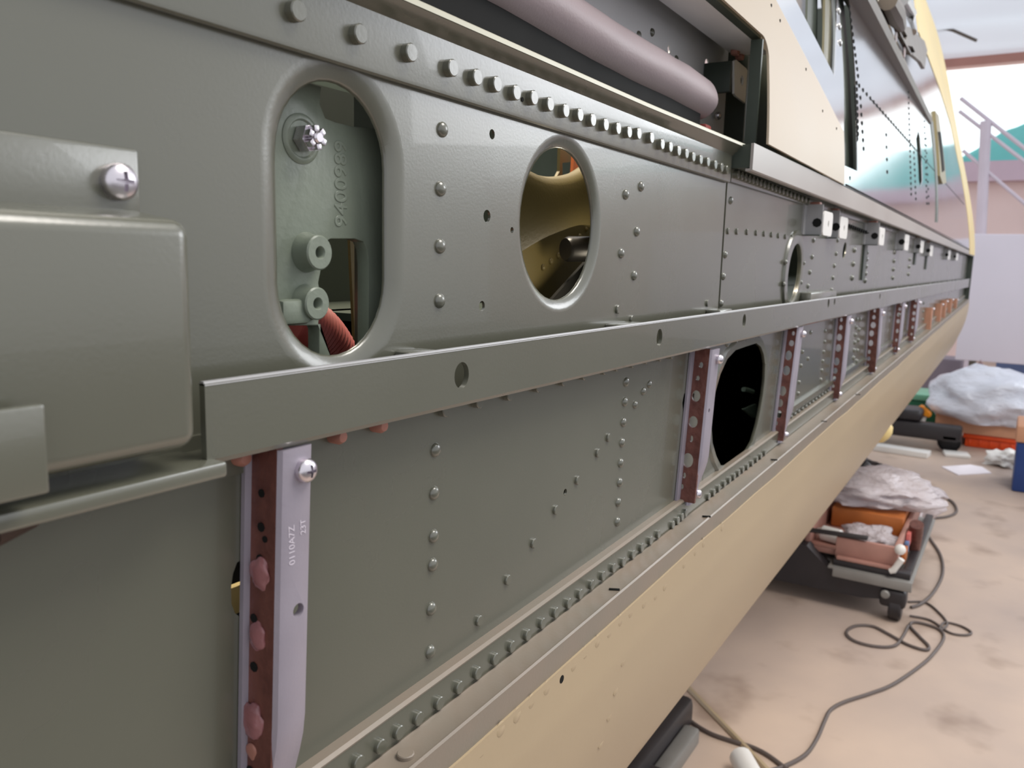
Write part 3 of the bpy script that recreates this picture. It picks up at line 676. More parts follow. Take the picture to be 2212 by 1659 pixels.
for (pt, pb2, xk, hs, dep, lb, bw) in rest:
    s_ = (xk * ray(*pt)[0] ** -1) / F if False else xk / ray(pt[0], pt[1])[0] / F
    hl = []
    for (a, c, rx, rz) in hs:
        p = xp(a, c, xk); yy = min(max(p[1], -dep + rx * s_ + .001), -rx * s_ - .001); hl.append(ellipse(yy, p[2], rx * s_ * .95, rz * s_ * .95, 14))
    ztp = zb_(xk) - 0.003
    zbm = float(xp(pb2[0], pb2[1], xk)[2])
    e, *_ = bracket(pt, pb2, ztp, dep, hl, None, scr=S_DOME, barw=bw, bot=max(zbm, zl(xk, -0.31)))
    lab(e, lb)
# orange primed stubs near the nose
for i, (a, c0, c1) in enumerate([(2015, 664, 716), (2035, 655, 703), (2045, 648, 696), (2057, 645, 690), (2068, 645, 684)]):
    t0 = wp(a, c0, .022); t1 = wp(a - 6, c1, .022)
    b = MB(); b.bx(t0[0] - .03, t0[0] + .0, -0.024, -0.018, t1[2], t0[2], .002); b.bx(t0[0] - .034, t0[0] - .028, -0.022, 0, t1[2], t0[2]); o = part(b, 'primed_stub', ORANGE_P)
    put('screw', S_DOME, o, (t0[0] - .012, -.0245, t0[2] - .006))
# ---- clips under the silver band
def clip(pxw, pxo, pxr, yt, yb, black=True):
    xk = float(wp(pxw, (yt + yb) / 2)[0]); dep = .024
    q = xp(pxo, (yt + yb) / 2, xk); dep = min(max(-float(q[1]), .014), .03)
    z1 = float(wp(pxo, yt, dep)[2]); z0 = float(wp(pxo, yb, dep)[2]); xr_ = float(wp(pxr, (yt + yb) / 2, dep)[0])
    b = MB(); b.bx(xk - .0015, xk + .0015, -dep, 0, z0, z1 + .01); b.bx(xk - .02, xk, -.003, 0, z0, z1 + .01)
    e = part(b, 'clip', GREY_CLIP)
    b = MB(); zc_, hh = (z0 + z1) / 2, (z1 - z0) / 2; rr = hh * .45
    poly = []
    cx_ = (xk + xr_) / 2; hw = max((xr_ - xk) / 2, .006)
    for (sx, sz, a0) in ((1, 1, 0), (-1, 1, 90), (-1, -1, 180), (1, -1, 270)):
        for a in np.linspace(a0, a0 + 90, 5): poly.append((cx_ + sx * (hw - min(rr, hw * .8)) + min(rr, hw * .8) * math.cos(math.radians(a)), zc_ + sz * (hh - rr) + rr * math.sin(math.radians(a))))
    plate(b, poly, [ellipse(cx_ + hw * .1, zc_, hw * .12, hh * .3, 10)], -dep - .001, .002); b.build('tab', WHITE, e)
    if black:
        b = MB(); b.lathe([(hh * .38, 0), (hh * .38, .0008), (0, .0008)], (xk - .0014, -dep * .72, zc_), (-1, 0, 0), 8); b.build('clip_hole', DARK, e)
    b = MB(); b.bx(xk - .012, xk + .004, -dep, 0, z0 - .0016, z0); b.build('clip_foot', GREEN_DK, e)
    b = MB()
    for k in range(3): b.box((xk + .002 + .006 * k, -dep * .5, z1 + .008), (.004, dep * .6, .012), .001)
    b.build('nut_strip', COPPER, e)
for a in [(1738, 1776, 1796, 454, 508), (1790, 1812, 1829, 466, 514), (1868, 1898, 1909, 490, 529), (1935, 1953, 1962, 505, 540), (1975, 1987, 1994, 519, 546), (1998, 2008, 2014, 529, 553), (2040, 2046, 2052, 540, 560), (2058, 2064, 2069, 546, 562)]: clip(*a)
# ---- silver band under the upper skin
b = MB()
def prof_band(x):
    t_ = (x - 1.0) / 5.1; a, c = 0.1445 + (0.118 - 0.1445) * max(0, (x - 1.5) / 4.6), 0.112 + (0.094 - 0.112) * t_
    return [(-0.022, c), (-0.0285, c), (-0.0305, c + .0015), (-0.0305, a), (-0.027, a), (-0.027, c + .003), (-0.022, c + .003)]
b.sweep(prof_band, list(np.linspace(1.0, 6.1, 12))); PB = part(b, 'skin_band', BAND, 30, label='pale grey band along the foot of the upper skin')
b = MB(); b.sweep(lambda x: [(0, prof_band(x)[0][1] + .004), (-0.0265, prof_band(x)[0][1] + .004), (-0.0265, prof_band(x)[3][1] - .001), (0, prof_band(x)[3][1] - .001)], list(np.linspace(1.0015, 6.1, 12))); b.build('band_backing', GREEN_DK, PB)
# ---- upper skin
o_tr = (1.082, 0.283)
arc = [(1.062 + .02 * math.cos(a), .263 + .02 * math.sin(a)) for a in np.linspace(0, math.pi / 2, 6)]
cream_poly = [(1.054, .150), (1.562, .1455), (1.579, .239), (1.157, .352), (-0.75, .862), (-0.75, .283)] + arc[::-1]
b = MB(); skin(b, cream_poly, [], 0.004, 0.003); P12 = part(b, 'door_surround', CREAM_D, 30, label='cream painted skin panel beside the open cockpit side')
rivets(P12, R_CYL_S, [], 'rivet')
for (a, c) in [(1665, 12), (1684, 45), (1740, 150), (1776, 240), (1806, 278)]:
    p = sp(a, c, .005); b = MB(); b.lathe([(.0022, 0), (.0022, .0012), (0, .0014)], p, n=8); b.build('rivet', DARK, P12)
win = [(1.555, .337), (1.562, .333), (1.57, .334), (1.58, .345), (1.728, .509), (1.94, .77), (0.4, .77), (0.4, .620)]
silvA = [(1.572, .184), (1.643, .311), (1.753, .516), (2.02, .98), (-0.75, .98), (-0.75, .860), (1.157, .350), (1.580, .237)]
b = MB(); skin(b, silvA, [win], 0.0, 0.002); P13 = part(b, 'window_surround', SILVER, 30, label='polished silver skin around the side window')
for (a, c) in [(1811, 25), (1812.5, 58), (1814.5, 93)]:
    put('rivet', R_SILV, P13, sp(a, c, .001))
fin = [(1.40, .40), (1.548, .362), (1.556, .37), (1.70, .535), (1.88, .755), (0.45, .755), (0.45, .65)]
b = MB(); skin(b, [(1.575, .315), (1.60, .335), (1.76, .515), (1.97, .79), (0.38, .79), (0.38, .60)], [fin], -0.012, 0.004); b.build('window_frame', mat('dark_olive_frame', (98, 94, 72), .4, 0, .06, 10), P13)
fin2 = [(1.40, .43), (1.52, .395), (1.66, .56), (1.82, .74), (0.47, .74), (0.47, .67)]
b = MB(); skin(b, [(1.39, .39), (1.57, .355), (1.72, .535), (1.9, .77), (0.43, .77), (0.43, .63)], [fin2], -0.030, 0.004); b.build('window_frame', GREEN_DK, P13)
b = MB(); skin(b, [(1.35, .38), (1.57, .34), (1.9, .77), (0.43, .77), (0.43, .60)], [], -0.040, 0.002); b.build('pane', GLASS, P13)
silvB = [(1.574, .1815), (1.574, .1465), (5.58, .128), (5.55, .30), (5.50, .55), (5.36, .81), (4.93, .92), (4.37, .97), (4.0, 1.0), (4.14, 1.175), (4.1, 1.75), (2.55, 1.75), (1.911, .56), (1.803, .358), (1.775, .305), (1.765, .295), (1.727, .186)]
hs = [[xz(sp(a, c)) for a, c in ((1978, 300), (1983, 282), (1987, 300), (1992, 390), (1988, 404), (1984, 390))]]
b = MB(); skin(b, silvB, hs, 0.0, 0.002); P14 = part(b, 'nose_skin', SILVER, 30, label='polished silver nose skin with rivet rows')
pts = []
for i in range(13): pts.append(sp(1846 + i * 0.45, 175 + i * 9.2 + 15, .0006))
for (x0, y0, x1, y1, n) in ((1834, 15, 1853, 165, 11), (1850, 180, 1853, 290, 9), (1858, 212, 1865, 322, 7), (1914, 292, 1916, 372, 4), (1962, 200, 1968, 420, 20), (1974, 330, 1978, 430, 9), (1996, 250, 2002, 440, 16), (2000, 300, 2006, 440, 10)):
    pts += [sp(x0 + (x1 - x0) * t, y0 + (y1 - y0) * t, .0006) for t in np.linspace(0, 1, n)]
stuff_rivets(P14, dome_prof(.0055, .0025, 4), pts, DARK)
stuff_rivets(P14, dome_prof(.0055, .0025, 4), [(x, g(.370) - .0006, .370) for x in np.linspace(1.85, 2.85, 22)], DARK)
b = MB()
b.sweep(lambda x: [(g(.370) - .0016, .3685), (g(.370) - .0016, .3715), (g(.370), .3715), (g(.370), .3685)], [2.0, 3.0, 5.3]); b.build('seam', DARK, P14)
b = MB(); b.sweep(lambda x: [(g(.150) - .0022, .1475 - (x - 1.57) * .0037), (g(.150) - .0022, .1505 - (x - 1.57) * .0037), (g(.150), .1505 - (x - 1.57) * .0037), (g(.150), .1475 - (x - 1.57) * .0037)], [1.6, 3, 5.5]); b.build('seam', DARK, P14)
b = MB(); skin(b, [xz(sp(a, c)) for a, c in ((2008, 262), (2014, 262), (2024, 400), (2024, 480), (2020, 480))], [], .002, .002); b.build('seam_strip', GREEN_DK, P14)
b = MB(); skin(b, [xz(sp(a, c)) for a, c in ((2014, 240), (2022, 250), (2036, 370), (2038, 395), (2030, 398), (2024, 380))], [], .006, .010); b.build('vent_flap', OLIVE, P14)
b = MB(); skin(b, [xz(sp(a, c)) for a, c in ((2019, 285), (2025, 285), (2033, 368), (2028, 372))], [], .0125, .002); b.build('vent_slot', DARK, P14)
b = MB(); skin(b, [(5.57, .10), (5.54, .30), (5.49, .55), (5.34, .82), (4.90, .93), (4.36, .985), (4.03, 1.01), (4.16, 1.18), (4.12, 1.76), (6.12, 1.76), (6.12, .10)], [], .001, .004); part(b, 'nose_band', CREAM_Y, 40, label='yellow cream painted band at the nose end')
# gap channel behind the skin joint
b = MB(); skin(b, [(1.50, .15), (1.50, .22), (1.62, .40), (1.85, .80), (2.1, .80), (1.95, .55), (1.83, .33), (1.78, .15)], [], -0.018, 0.003); part(b, 'joint_channel', GREEN_DK, label='dark green channel showing in the skin gap')
b = MB(); b.lathe([(.004, 0), (.004, .0006), (0, .0005)], sp(1836, 385, .001), n=10); b.build('drill_hole', DARK, P14)
# canopy rail, a projecting ledge over the nose skin
A0, A1 = sp(1843, 0), sp(2008, 267)
b = MB(); xs_ = np.linspace(1.7, 3.68, 20)
def prof_arm(x):
    t_ = (x - 1.7) / 1.98; w_ = .075 * (1 - t_) ** .6 + .008; z = .578
    y = g(z)
    return [(y + .01, z - .012), (y - .030 * (1 - t_) - .008, z - .008), (y - .034 * (1 - t_) - .010, z + .010), (y - .02 + .02 * t_ + .012, z + w_), (y + .04, z + w_)]
b.sweep(prof_arm, list(xs_)); P15 = part(b, 'canopy_rail', ARM, 30, label='brown grey canopy rail tapering toward the nose')
b = MB(); b.sweep(lambda x: [(prof_arm(x)[3][0] - .004, prof_arm(x)[3][1]), (prof_arm(x)[3][0] - .004, prof_arm(x)[3][1] + .006), (prof_arm(x)[3][0] + .01, prof_arm(x)[3][1] + .006), (prof_arm(x)[3][0] + .01, prof_arm(x)[3][1])], list(xs_)); b.build('rail_lip', CREAM, P15)
b = MB(); hp = [sp(a, c, .02) for a, c in ((1921, 57), (1950, 60), (1985, 90), (1991, 110), (1984, 150), (1975, 135), (1950, 115))]
skin(b, [xz(p) for p in hp], [[xz(sp(a, c, .02)) for a, c in ((1925, 62), (1935, 64), (1944, 80), (1940, 88), (1930, 80))], [xz(sp(a, c, .02)) for a, c in ((1945, 100), (1956, 102), (1962, 114), (1952, 120))]], .034, .012, dz=.02); b.build('hinge_plate', ARM, P15)
for (a, c) in ((1935, 75), (1953, 110)):
    b = MB(); b.lathe([(.02, 0), (.02, .002), (0, .002)], sp(a, c, .03), n=12); b.build('hinge_hole', BROWN, P15)
b = MB(); b.tube([sp(1918, 2, .05), sp(1932, 30, .05), sp(1946, 58, .045)], [.022, .026, .014], 10); b.build('lever', ARM, P15)
b = MB(); b.tube([sp(1950, 0, .04), sp(1968, 30, .04), sp(1972, 70, .04)], [.018, .018, .012], 10); b.build('link', SILVER_M, P15)
# nose bulkhead closing the far end, and the far side with decks inside
poly = [(g(z), z) for z in np.linspace(.1, 1.75, 24)] + [(1.1, 1.75), (1.1, -.6)] + [(-0.0345 + dy + .004, zl(6.09, -.34) + dz + .004) for dy, dz in secs[::-1][6:]]
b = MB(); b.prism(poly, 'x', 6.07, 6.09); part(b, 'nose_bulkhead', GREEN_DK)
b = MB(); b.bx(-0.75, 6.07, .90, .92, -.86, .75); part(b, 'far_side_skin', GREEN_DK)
b = MB(); b.bx(0.62, 6.07, .012, .90, -.068, -.06); part(b, 'bay_shade_deck', GREEN_DK)  # deck put in to keep light out of the lower bay
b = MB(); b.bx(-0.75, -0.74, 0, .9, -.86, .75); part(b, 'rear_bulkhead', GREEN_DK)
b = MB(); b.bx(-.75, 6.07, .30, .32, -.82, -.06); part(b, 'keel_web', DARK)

# ---- cockpit opening: inner panel, frame beams, clip
zi = lambda px, py, o_: float(wp(px, py, o_)[2])
b = MB()
ih = [pxpoly([(1527 + 5 * math.cos(a), 145 + 19 * math.sin(a)) for a in np.linspace(0, 2 * math.pi, 16, endpoint=False)], -.085)]
ih += [pxpoly([(1445 + 2.5 * math.cos(a), 106 + 9 * math.sin(a)) for a in np.linspace(0, 2 * math.pi, 10, endpoint=False)], -.085), pxpoly([(1480 + 2 * math.cos(a), 142 + 6 * math.sin(a)) for a in np.linspace(0, 2 * math.pi, 10, endpoint=False)], -.085)]
plate(b, [(-.75, .14), (1.26, .14), (1.26, .40), (-.75, .40)], ih, .086, .002)
P16 = part(b, 'inner_panel', GREY_IN, label='grey inner cockpit wall behind the padded roll')
rv(P16, R_DOME, [(1408, 70), (1379, 76), (1460, 128)], -.085)
put('bolt_head', S_DOME, P16, wp(1548, 250, -.080))
b = MB(); b.bx(-.75, 1.30, .030, .086, .139, .1445); part(b, 'inner_shelf', GREEN_DK)
b = MB(); b.bx(1.235, 1.30, .004, .09, .14, .32, .002); part(b, 'frame_post', GREEN_DK, label='dark green post at the end of the cockpit opening')
# upper beam over the opening: dark underside and pale face
b = MB(); b.sweep(lambda x: [(.060, .292), (.030, .2842), (.003, .2832), (.003, .30), (.060, .31)], [-.75, 1.16]); P17 = part(b, 'upper_beam', GREY_IN, 30, label='pale beam along the top of the cockpit opening')
b = MB(); b.sweep(lambda x: [(.084, .325), (.030, .2855), (.030, .29), (.084, .332)], [-.75, 1.22]); b.build('beam_web', GREEN_DK, P17)
b = MB()
b.sweep(lambda x: [(-.008, .2822), (.003, .2822), (.003, .286), (-.008, .286)], [-.75, 1.075]); 
b.bx(1.062, 1.067, -.014, .0005, .15, .279); P18 = part(b, 'opening_frame', GREEN_DK, 30, label='dark green return edge of the cockpit opening')
b = MB(); b.bx(1.064, 1.069, .0005, .0035, .148, .262, .001); b.build('edge_strip', GREEN, P18)
c0 = [xz(wp(a, c, -.045)) for a, c in ((1584, 132), (1588, 129), (1610, 148), (1614, 155), (1613, 218), (1608, 223), (1588, 208), (1584, 202))]
b = MB(); plate(b, c0, [pxpoly([(1601 + 3.2 * math.cos(a), 174 + 11 * math.sin(a)) for a in np.linspace(0, 2 * math.pi, 14, endpoint=False)], -.045)], .045, .003); P19 = part(b, 'latch_plate', WHITE, label='white latch plate with a slot in the cockpit opening')
b = MB(); b.bx(c0[0][0] - .005, c0[0][0] + .003, .046, .084, c0[7][1], c0[0][1], .001); b.build('latch_arm', GREEN_DK, P19)
b = MB()
for (a, c) in ((1580, 112), (1590, 122)): b.lathe([(.004, 0), (.006, .004), (.006, .01), (0, .012)], wp(a, c, -.05), n=8)
b.build('spring_nut', COPPER, P19)

# ---- casting seen through the slotted hole
yc = -.022   # off value: 22 mm inside
def Q(a, c, o_=yc): return xz(wp(a, c, o_))
co = [Q(a, c) for a, c in ((560, 150), (690, 190), (687, 225), (700, 258), (725, 268), (760, 276), (800, 280), (870, 290), (880, 800), (690, 800), (690, 700), (560, 700))]
wnd = [Q(a, c) for a, c in ((693, 540), (700, 520), (712, 513), (765, 513), (785, 520), (793, 538), (796, 570), (796, 790), (720, 790), (684, 700), (690, 650), (684, 610), (690, 580))]
b = MB(); plate(b, co, [wnd], -yc + .004, .008, 'y', .0008); PC = part(b, 'frame_casting', CAST, 40, label='green frame casting with bosses inside the slotted hole')
def boss(a, c, r, h, hole):
    p = wp(a, c, yc); b = MB(); b.lathe([(r * 1.25, -.002), (r * 1.12, h * .25), (r, h * .45), (r, h - .0008), (r - .0008, h), (hole + .0008, h), (hole, h - .001), (hole, 0), (0, 0)], p, n=28); b.build('boss', CAST, PC, 40)
    b = MB(); b.lathe([(hole * .98, .0004), (0, .0004)], p, n=16); b.build('bore', DARK, PC)
boss(660, 545, .0096, .0115, .0029); boss(658, 654, .0092, .0105, .0028)
b = MB(); p = wp(648, 300, yc); b.lathe([(.0135, 0), (.0135, .0012), (.012, .0022), (.0105, .0022), (.0095, .0012), (0, .0012)], p, n=30); b.build('spot_face', CAST, PC)
# lower lug running left from the second boss
b = MB(); p = wp(635, 668, yc); b.box((p[0] - .004, p[1] - .004, p[2] - .001), (.022, .008, .014), .003); b.build('lug', CAST, PC)
# castellated nut with the bolt end
b = MB(); p = wp(650, 300, yc); hexa = [(math.cos(math.radians(60 * k + 10)), math.sin(math.radians(60 * k + 10))) for k in range(6)]
def nut_ring(r, y): return [(p[0] + r * u, y, p[2] + r * v) for u, v in hexa]
y0, y1 = p[1] - .002, p[1] - .009
V0, V1 = nut_ring(.0076, y0), nut_ring(.0076, y1); vv = b.faces(V0 + V1, [tuple(range(6)), tuple(range(11, 5, -1))] + [(k, (k + 1) % 6, 6 + (k + 1) % 6, 6 + k) for k in range(6)])
for k in range(6):
    a = math.radians(60 * k + 40); b.box((p[0] + .0048 * math.cos(a), y1 - .002, p[2] + .0048 * math.sin(a)), (.0034, .0045, .0036), .0006, Matrix.Rotation(-a, 3, 'Y'))
b.lathe([(.0078, 0), (.0078, .0012), (.003, .0012)], (p[0], p[1] + .0005, p[2]), n=24)
NUT = b.build('castle_nut', STEEL, PC, 25)
b = MB(); b.lathe([(.0032, 0), (.0032, .0135), (.0024, .0145), (0, .0145)], p, n=16); b.build('bolt_end', STEEL, PC)
lab(raised_text('9400989', 735, 398, .0138, 'cast_number', PC, CAST, yc, .0009, sp_=1.02), 'raised casting number')
raised_text('/471', 772, 375, .0120, 'cast_number', PC, CAST, yc, .0004, sp_=1.1)
b = MB(); b.tube([wp(762, 330, yc), wp(754, 405, yc)], .0005, 6); b.build('cast_line', CAST, PC)
# right hand return wall of the frame
b = MB(); b.bx(.402, .407, .008, .055, -.16, .13, .001); part(b, 'frame_web', GREEN_D)
b = MB(); yo = -.16; pp = [wp(a, c, yo) for a, c in ((752, 490), (778, 505), (780, 790), (766, 790))]; plate(b, [xz(q) for q in pp], [ellipse(*xz(wp(771, 646, yo)), .0024, .0024, 10), ellipse(*xz(wp(772, 668, yo)), .0024, .0024, 10)], .16, .003); part(b, 'olive_strap', OLIVE)
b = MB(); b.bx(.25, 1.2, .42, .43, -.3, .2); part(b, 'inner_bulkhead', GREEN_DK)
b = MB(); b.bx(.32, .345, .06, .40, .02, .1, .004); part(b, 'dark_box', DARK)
# cream web behind the small opening left of the nearest bracket
b = MB(); t0, t1 = wp(490, 1275, -.02), wp(535, 1315, -.02); b.bx(t0[0] - .004, t1[0], .02, .024, t1[2], t0[2]); part(b, 'inner_stringer', CREAM_Y)

# red ribbed hose inside
yo = -.085
hose = thing('ribbed_hose', 'red ribbed hose inside the slotted hole, below the lower boss', 'hose', tuple(wp(700, 800, yo)))
b = MB(); path = smooth_path([wp(610, 690, yo), wp(650, 705, yo), wp(690, 740, yo), wp(720, 800, yo), wp(735, 900, yo)], 14)
b.tube(path, [.020 + (.0012 if i % 2 else 0) for i in range(len(path))], 22); b.build('ribbed_cover', RED, hose, 20)

# seat shell and fittings seen through the round hole
seat = thing('seat_pan', 'olive painted curved seat shell seen through the round hole', 'seat', (0.75, .2, -.06))
SY = .10
def q3(a, c, y): return wp(a, c, -y)
topx = [(1090, 345), (1130, 372), (1165, 392), (1200, 402), (1240, 397), (1275, 380), (1310, 350), (1340, 310)]
botx = [(1090, 560), (1130, 535), (1165, 515), (1200, 500), (1240, 487), (1275, 488), (1310, 505), (1340, 540)]
T = smooth_path([q3(a, c, SY) for a, c in topx], 6); Bm = smooth_path([q3(a, c, SY) for a, c in botx], 6)
b = MB(); rings = []
for tp, bt in zip(T, Bm):
    col = []
    for k in range(5): a = math.pi * k / 4; col.append(tp + Vector((0, .012 + .012 * math.cos(a), .010 * math.sin(a))))
    for k in range(1, 7):
        t_ = k / 6; q = tp.lerp(bt, t_); col.append(q + Vector((0, -.006 * math.sin(t_ * 2.2), 0)))
    col.append(bt + Vector((0, .02, .004))); rings.append([b.bm.verts.new(v) for v in col])
for i in range(len(rings) - 1):
    for k in range(len(rings[0]) - 1): b.bm.faces.new((rings[i][k], rings[i][k + 1], rings[i + 1][k + 1], rings[i + 1][k]))
b.build('shell', OLIVE, seat, 80)
b = MB()
zz = [q3(a, c, .16) for a, c in ((1080, 460), (1330, 440), (1330, 620), (1240, 660), (1080, 700))]
plate(b, [xz(q) for q in zz], [], .162, .003); o = b.build('side_plate', OLIVE, seat)
BASE[o.name] = Vector((0, 0, 0))
for (a, c) in ((1173, 578), (1190, 565), (1206, 552), (1252, 511), (1267, 495)):
    b = MB(); b.lathe(dome_prof(.004, .003), q3(a, c, .160), n=12); b.build('rivet', OLIVE, o)
b = MB(); pth = [q3(1221, 538, .13), q3(1320, 538, .10)]; b.tube([pth[0], Vector(pth[0]).lerp(Vector(pth[1]), .06), pth[1]], [.0125, .0145, .0145], 20); tag(b.build('dark_tube', BLACKP), 'dark round tube end low inside the round hole', 'tube')
b = MB(); zz = [q3(a, c, .13) for a, c in ((1150, 690), (1262, 566), (1320, 560), (1320, 690))]; plate(b, [xz(q) for q in zz], [], .13, .004); part(b, 'dark_brace', DARK)
b = MB(); zz = [q3(a, c, .2) for a, c in ((1180, 420), (1206, 370), (1208, 290), (1236, 290), (1232, 350), (1212, 352), (1212, 420))]; plate(b, [xz(q) for q in zz], [], .2, .004); part(b, 'olive_bracket', OLIVE)
b = MB(); zz = [q3(a, c, .18) for a, c in ((1238, 320), (1258, 320), (1253, 378), (1234, 382))]; plate(b, [xz(q) for q in zz], [], .18, .004); tag(b.build('orange_strap', ORANGE), 'orange strap seen at the top of the round hole', 'strap')
# pale green fittings in the large bay
MINT = mat('mint_green_paint', (170, 196, 176), .5, 0, .08, 30)
b = MB(); zz = [wp(a, c, -.06) for a, c in ((1604, 884), (1632, 872), (1634, 898), (1637, 903), (1625, 902))]; plate(b, [xz(q) for q in zz], [], .06, .004); part(b, 'bay_gusset', MINT)
b = MB(); b.tube([wp(1606, 841, -.06), wp(1616, 842, -.06), wp(1626, 846, -.06)], .004, 8); part(b, 'bay_pipe', MINT)

# ---- yellow cap under the fuselage edge
pc = xp(1908, 936, 3.12)
b = MB(); b.lathe([(.045, -.02), (.047, .02), (.04, .045), (.022, .058), (0, .062)], (pc[0], pc[1] + .03, pc[2] + .02), (0, -.75, -.55), 20, (1, 0, 0)); part(b, 'yellow_cap', CREAM_Y, 60, label='round yellow cap on the fuselage underside')

# ================================================================== LEATHER ROLL on the sill
lp = thing('leather_roll', 'mauve grey padded leather roll along the open cockpit sill', 'padding', (0.7, .045, .145))
b = MB(); n = 40; RR = .0243
pa, pb3 = Vector(wp(1250, 66, -.04)), Vector(wp(1506, 214, -.04))
dirv = (pb3 - pa).normalized(); start = pa - dirv * 1.2; L = (pb3 - start).length
path, rad = [], []
for i in range(n + 1):
    s_ = L * i / n; path.append(start + dirv * s_ + Vector((0, 0, .0016 * math.sin(s_ * 14)))); rad.append(RR + .0009 * noise.noise((s_ * 22, 0, 0)))
for k, (ds, f) in enumerate(((.006, .985), (.011, .93), (.014, .82), (.0155, .55))): path.append(pb3 + dirv * ds); rad.append(RR * f)
b.tube(path, rad, 28)
for v in b.bm.verts:
    v.co += Vector((0, 1, 0)) * .0014 * noise.noise(Vector((v.co.x * 30, v.co.y * 60, v.co.z * 60)))
b.build('cover', LEATHER, lp, 80)
b = MB(); b.bx(-.5, pb3.x - .01, .030, .052, .1445, pa.z - RR * .7, .003); b.build('backing_strip', DARK, lp)
b = MB(); b.box((wp(1522, 268, -.03)[0], .030, .158), (.02, .012, .02), .003); b.build('pull_tag', RED, lp)

# ================================================================== GROUND OBJECTS
BLK = mat('black_painted_steel', (44, 40, 42), .45, .1, .15, 12)
GREYS = mat('grey_steel', (140, 138, 134), .5, .3, .08, 10)
WOOD = mat('pinkish_wood', (168, 124, 112), .55, 0, .12, 9, .1, 60)
CARD = mat('cardboard', (196, 146, 116), .7, 0, .06, 8)
AMBER = mat('amber_card', (176, 100, 44), .55, 0, .12, 12)
BAG = bpy.data.materials.new('clear_plastic_bag'); BAG.use_nodes = True
nt = BAG.node_tree; pb = nt.nodes['Principled BSDF']; pb.inputs['Base Color'].default_value = lin((218, 208, 212)); pb.inputs['Roughness'].default_value = .22; pb.inputs['Alpha'].default_value = .72; pb.inputs['Specular IOR Level'].default_value = .8
n_ = nt.nodes.new('ShaderNodeTexNoise'); n_.inputs['Scale'].default_value = 9; n_.inputs['Detail'].default_value = 6
bp = nt.nodes.new('ShaderNodeBump'); bp.inputs['Strength'].default_value = .8; bp.inputs['Distance'].default_value = .03
nt.links.new(n_.outputs['Fac'], bp.inputs['Height']); nt.links.new(bp.outputs['Normal'], pb.inputs['Normal'])
def lump(c, size, seed, m, name, label, cat, group=None, rough=.35, sub=4, flat=True, freq=2.0):
    t = bmesh.new(); bmesh.ops.create_icosphere(t, subdivisions=sub, radius=1)
    for v in t.verts:
        d = v.co.normalized(); k = 1 + rough * noise.fractal(d * freq + Vector((seed * 3.1, seed, 0)), 1.0, 2.0, 4)
        v.co = Vector((d.x * size[0] / 2 * k, d.y * size[1] / 2 * k, d.z * size[2] / 2 * k))
        if flat: v.co.z = max(v.co.z, -size[2] * .32)
    mz = min(v.co.z for v in t.verts)
    bmesh.ops.translate(t, vec=Vector((float(c[0]), float(c[1]), float(c[2]) - mz)), verts=t.verts)
    b = MB(); b.join(t); o = b.build(name, m, None, 70)
    if label: tag(o, label, cat, group)
    return o

# near tool trolley under the fuselage
tr_ = thing('tool_trolley', 'low black steel trolley with wooden tray under the fuselage', 'trolley', (3.55, .3, FLOOR))
Y0 = -.07; TX = 3.2
b = MB(); b.prism([(Y0 + .03, FLOOR + .085), (Y0 + .02, FLOOR + .11), (Y0 + .06, FLOOR + .145), (.19, FLOOR + .152), (.21, FLOOR + .156), (.29, FLOOR + .225), (1.0, FLOOR + .225), (1.0, FLOOR + .05), (.36, FLOOR + .06), (.08, FLOOR + .065)], 'x', TX - .01, TX + .06); b.build('front_beam', BLK, tr_)
b = MB(); b.bx(TX, 4.1, Y0 + .0, Y0 + .05, FLOOR + .11, FLOOR + .155, .006); b.build('side_beam', BLK, tr_)
b = MB(); b.bx(4.03, 4.1, Y0, 1.0, FLOOR + .07, FLOOR + .155, .006); b.build('rear_beam', BLK, tr_)
b = MB(); b.bx(TX - .02, 4.1, Y0 - .02, .205, FLOOR + .156, FLOOR + .166, .003); b.bx(TX + .06, 4.1, .20, 1.0, FLOOR + .156, FLOOR + .166, .003); b.bx(TX - .026, TX - .014, Y0 - .02, .185, FLOOR + .130, FLOOR + .166, .002); b.build('deck', GREYS, tr_)
b = MB(); b.bx(TX, TX + .05, Y0 - .01, .19, FLOOR + .166, FLOOR + .190, .003); b.bx(TX + .05, 4.08, Y0 - .01, Y0 + .02, FLOOR + .166, FLOOR + .190, .003); b.build('tray_rail', BLK, tr_)
for (x, y) in ((TX + .02, -.035), (4.05, -.02), (TX + .02, .92), (4.05, .92)):
    b = MB(); b.bx(x - .045, x + .035, y - .04, y + .05, FLOOR + .055, FLOOR + .125, .015, 3); b.lathe([(.046, -.022), (.052, -.016), (.052, .016), (.046, .022), (0, .022)], (x, y - .005, FLOOR + .052), (0, -1, 0), 18); b.lathe([(.046, -.022), (0, -.022)], (x, y - .005, FLOOR + .052), (0, -1, 0), 18); b.build('castor', BLK, tr_)
    b = MB(); b.lathe([(.016, 0), (.016, .006), (.012, .010), (0, .011)], (x - .045, y + .03, FLOOR + .105), (-1, 0, 0), 14); b.build('castor_bolt', GREYS, tr_)
tz = FLOOR + .191
tb = thing('wooden_tray', 'pinkish wooden tray of parts on top of the black trolley', 'tray', (3.6, .3, tz))
def tray_board(x0, x1, y0, y1, z0, h): b = MB(); b.bx(x0, x1, y0, y1, tz + z0, tz + z0 + h, .004); b.build('board', WOOD, tb)
tray_board(3.225, 3.245, -.03, .19, .0, .082); tray_board(4.06, 4.08, -.03, .31, .0, .09); tray_board(3.245, 4.06, -.03, -.012, .0, .085); tray_board(3.245, 4.06, .29, .31, .0, .08)
b = MB(); b.bx(3.245, 4.06, -.012, .29, tz, tz + .02, .003); b.build('base', WOOD, tb)
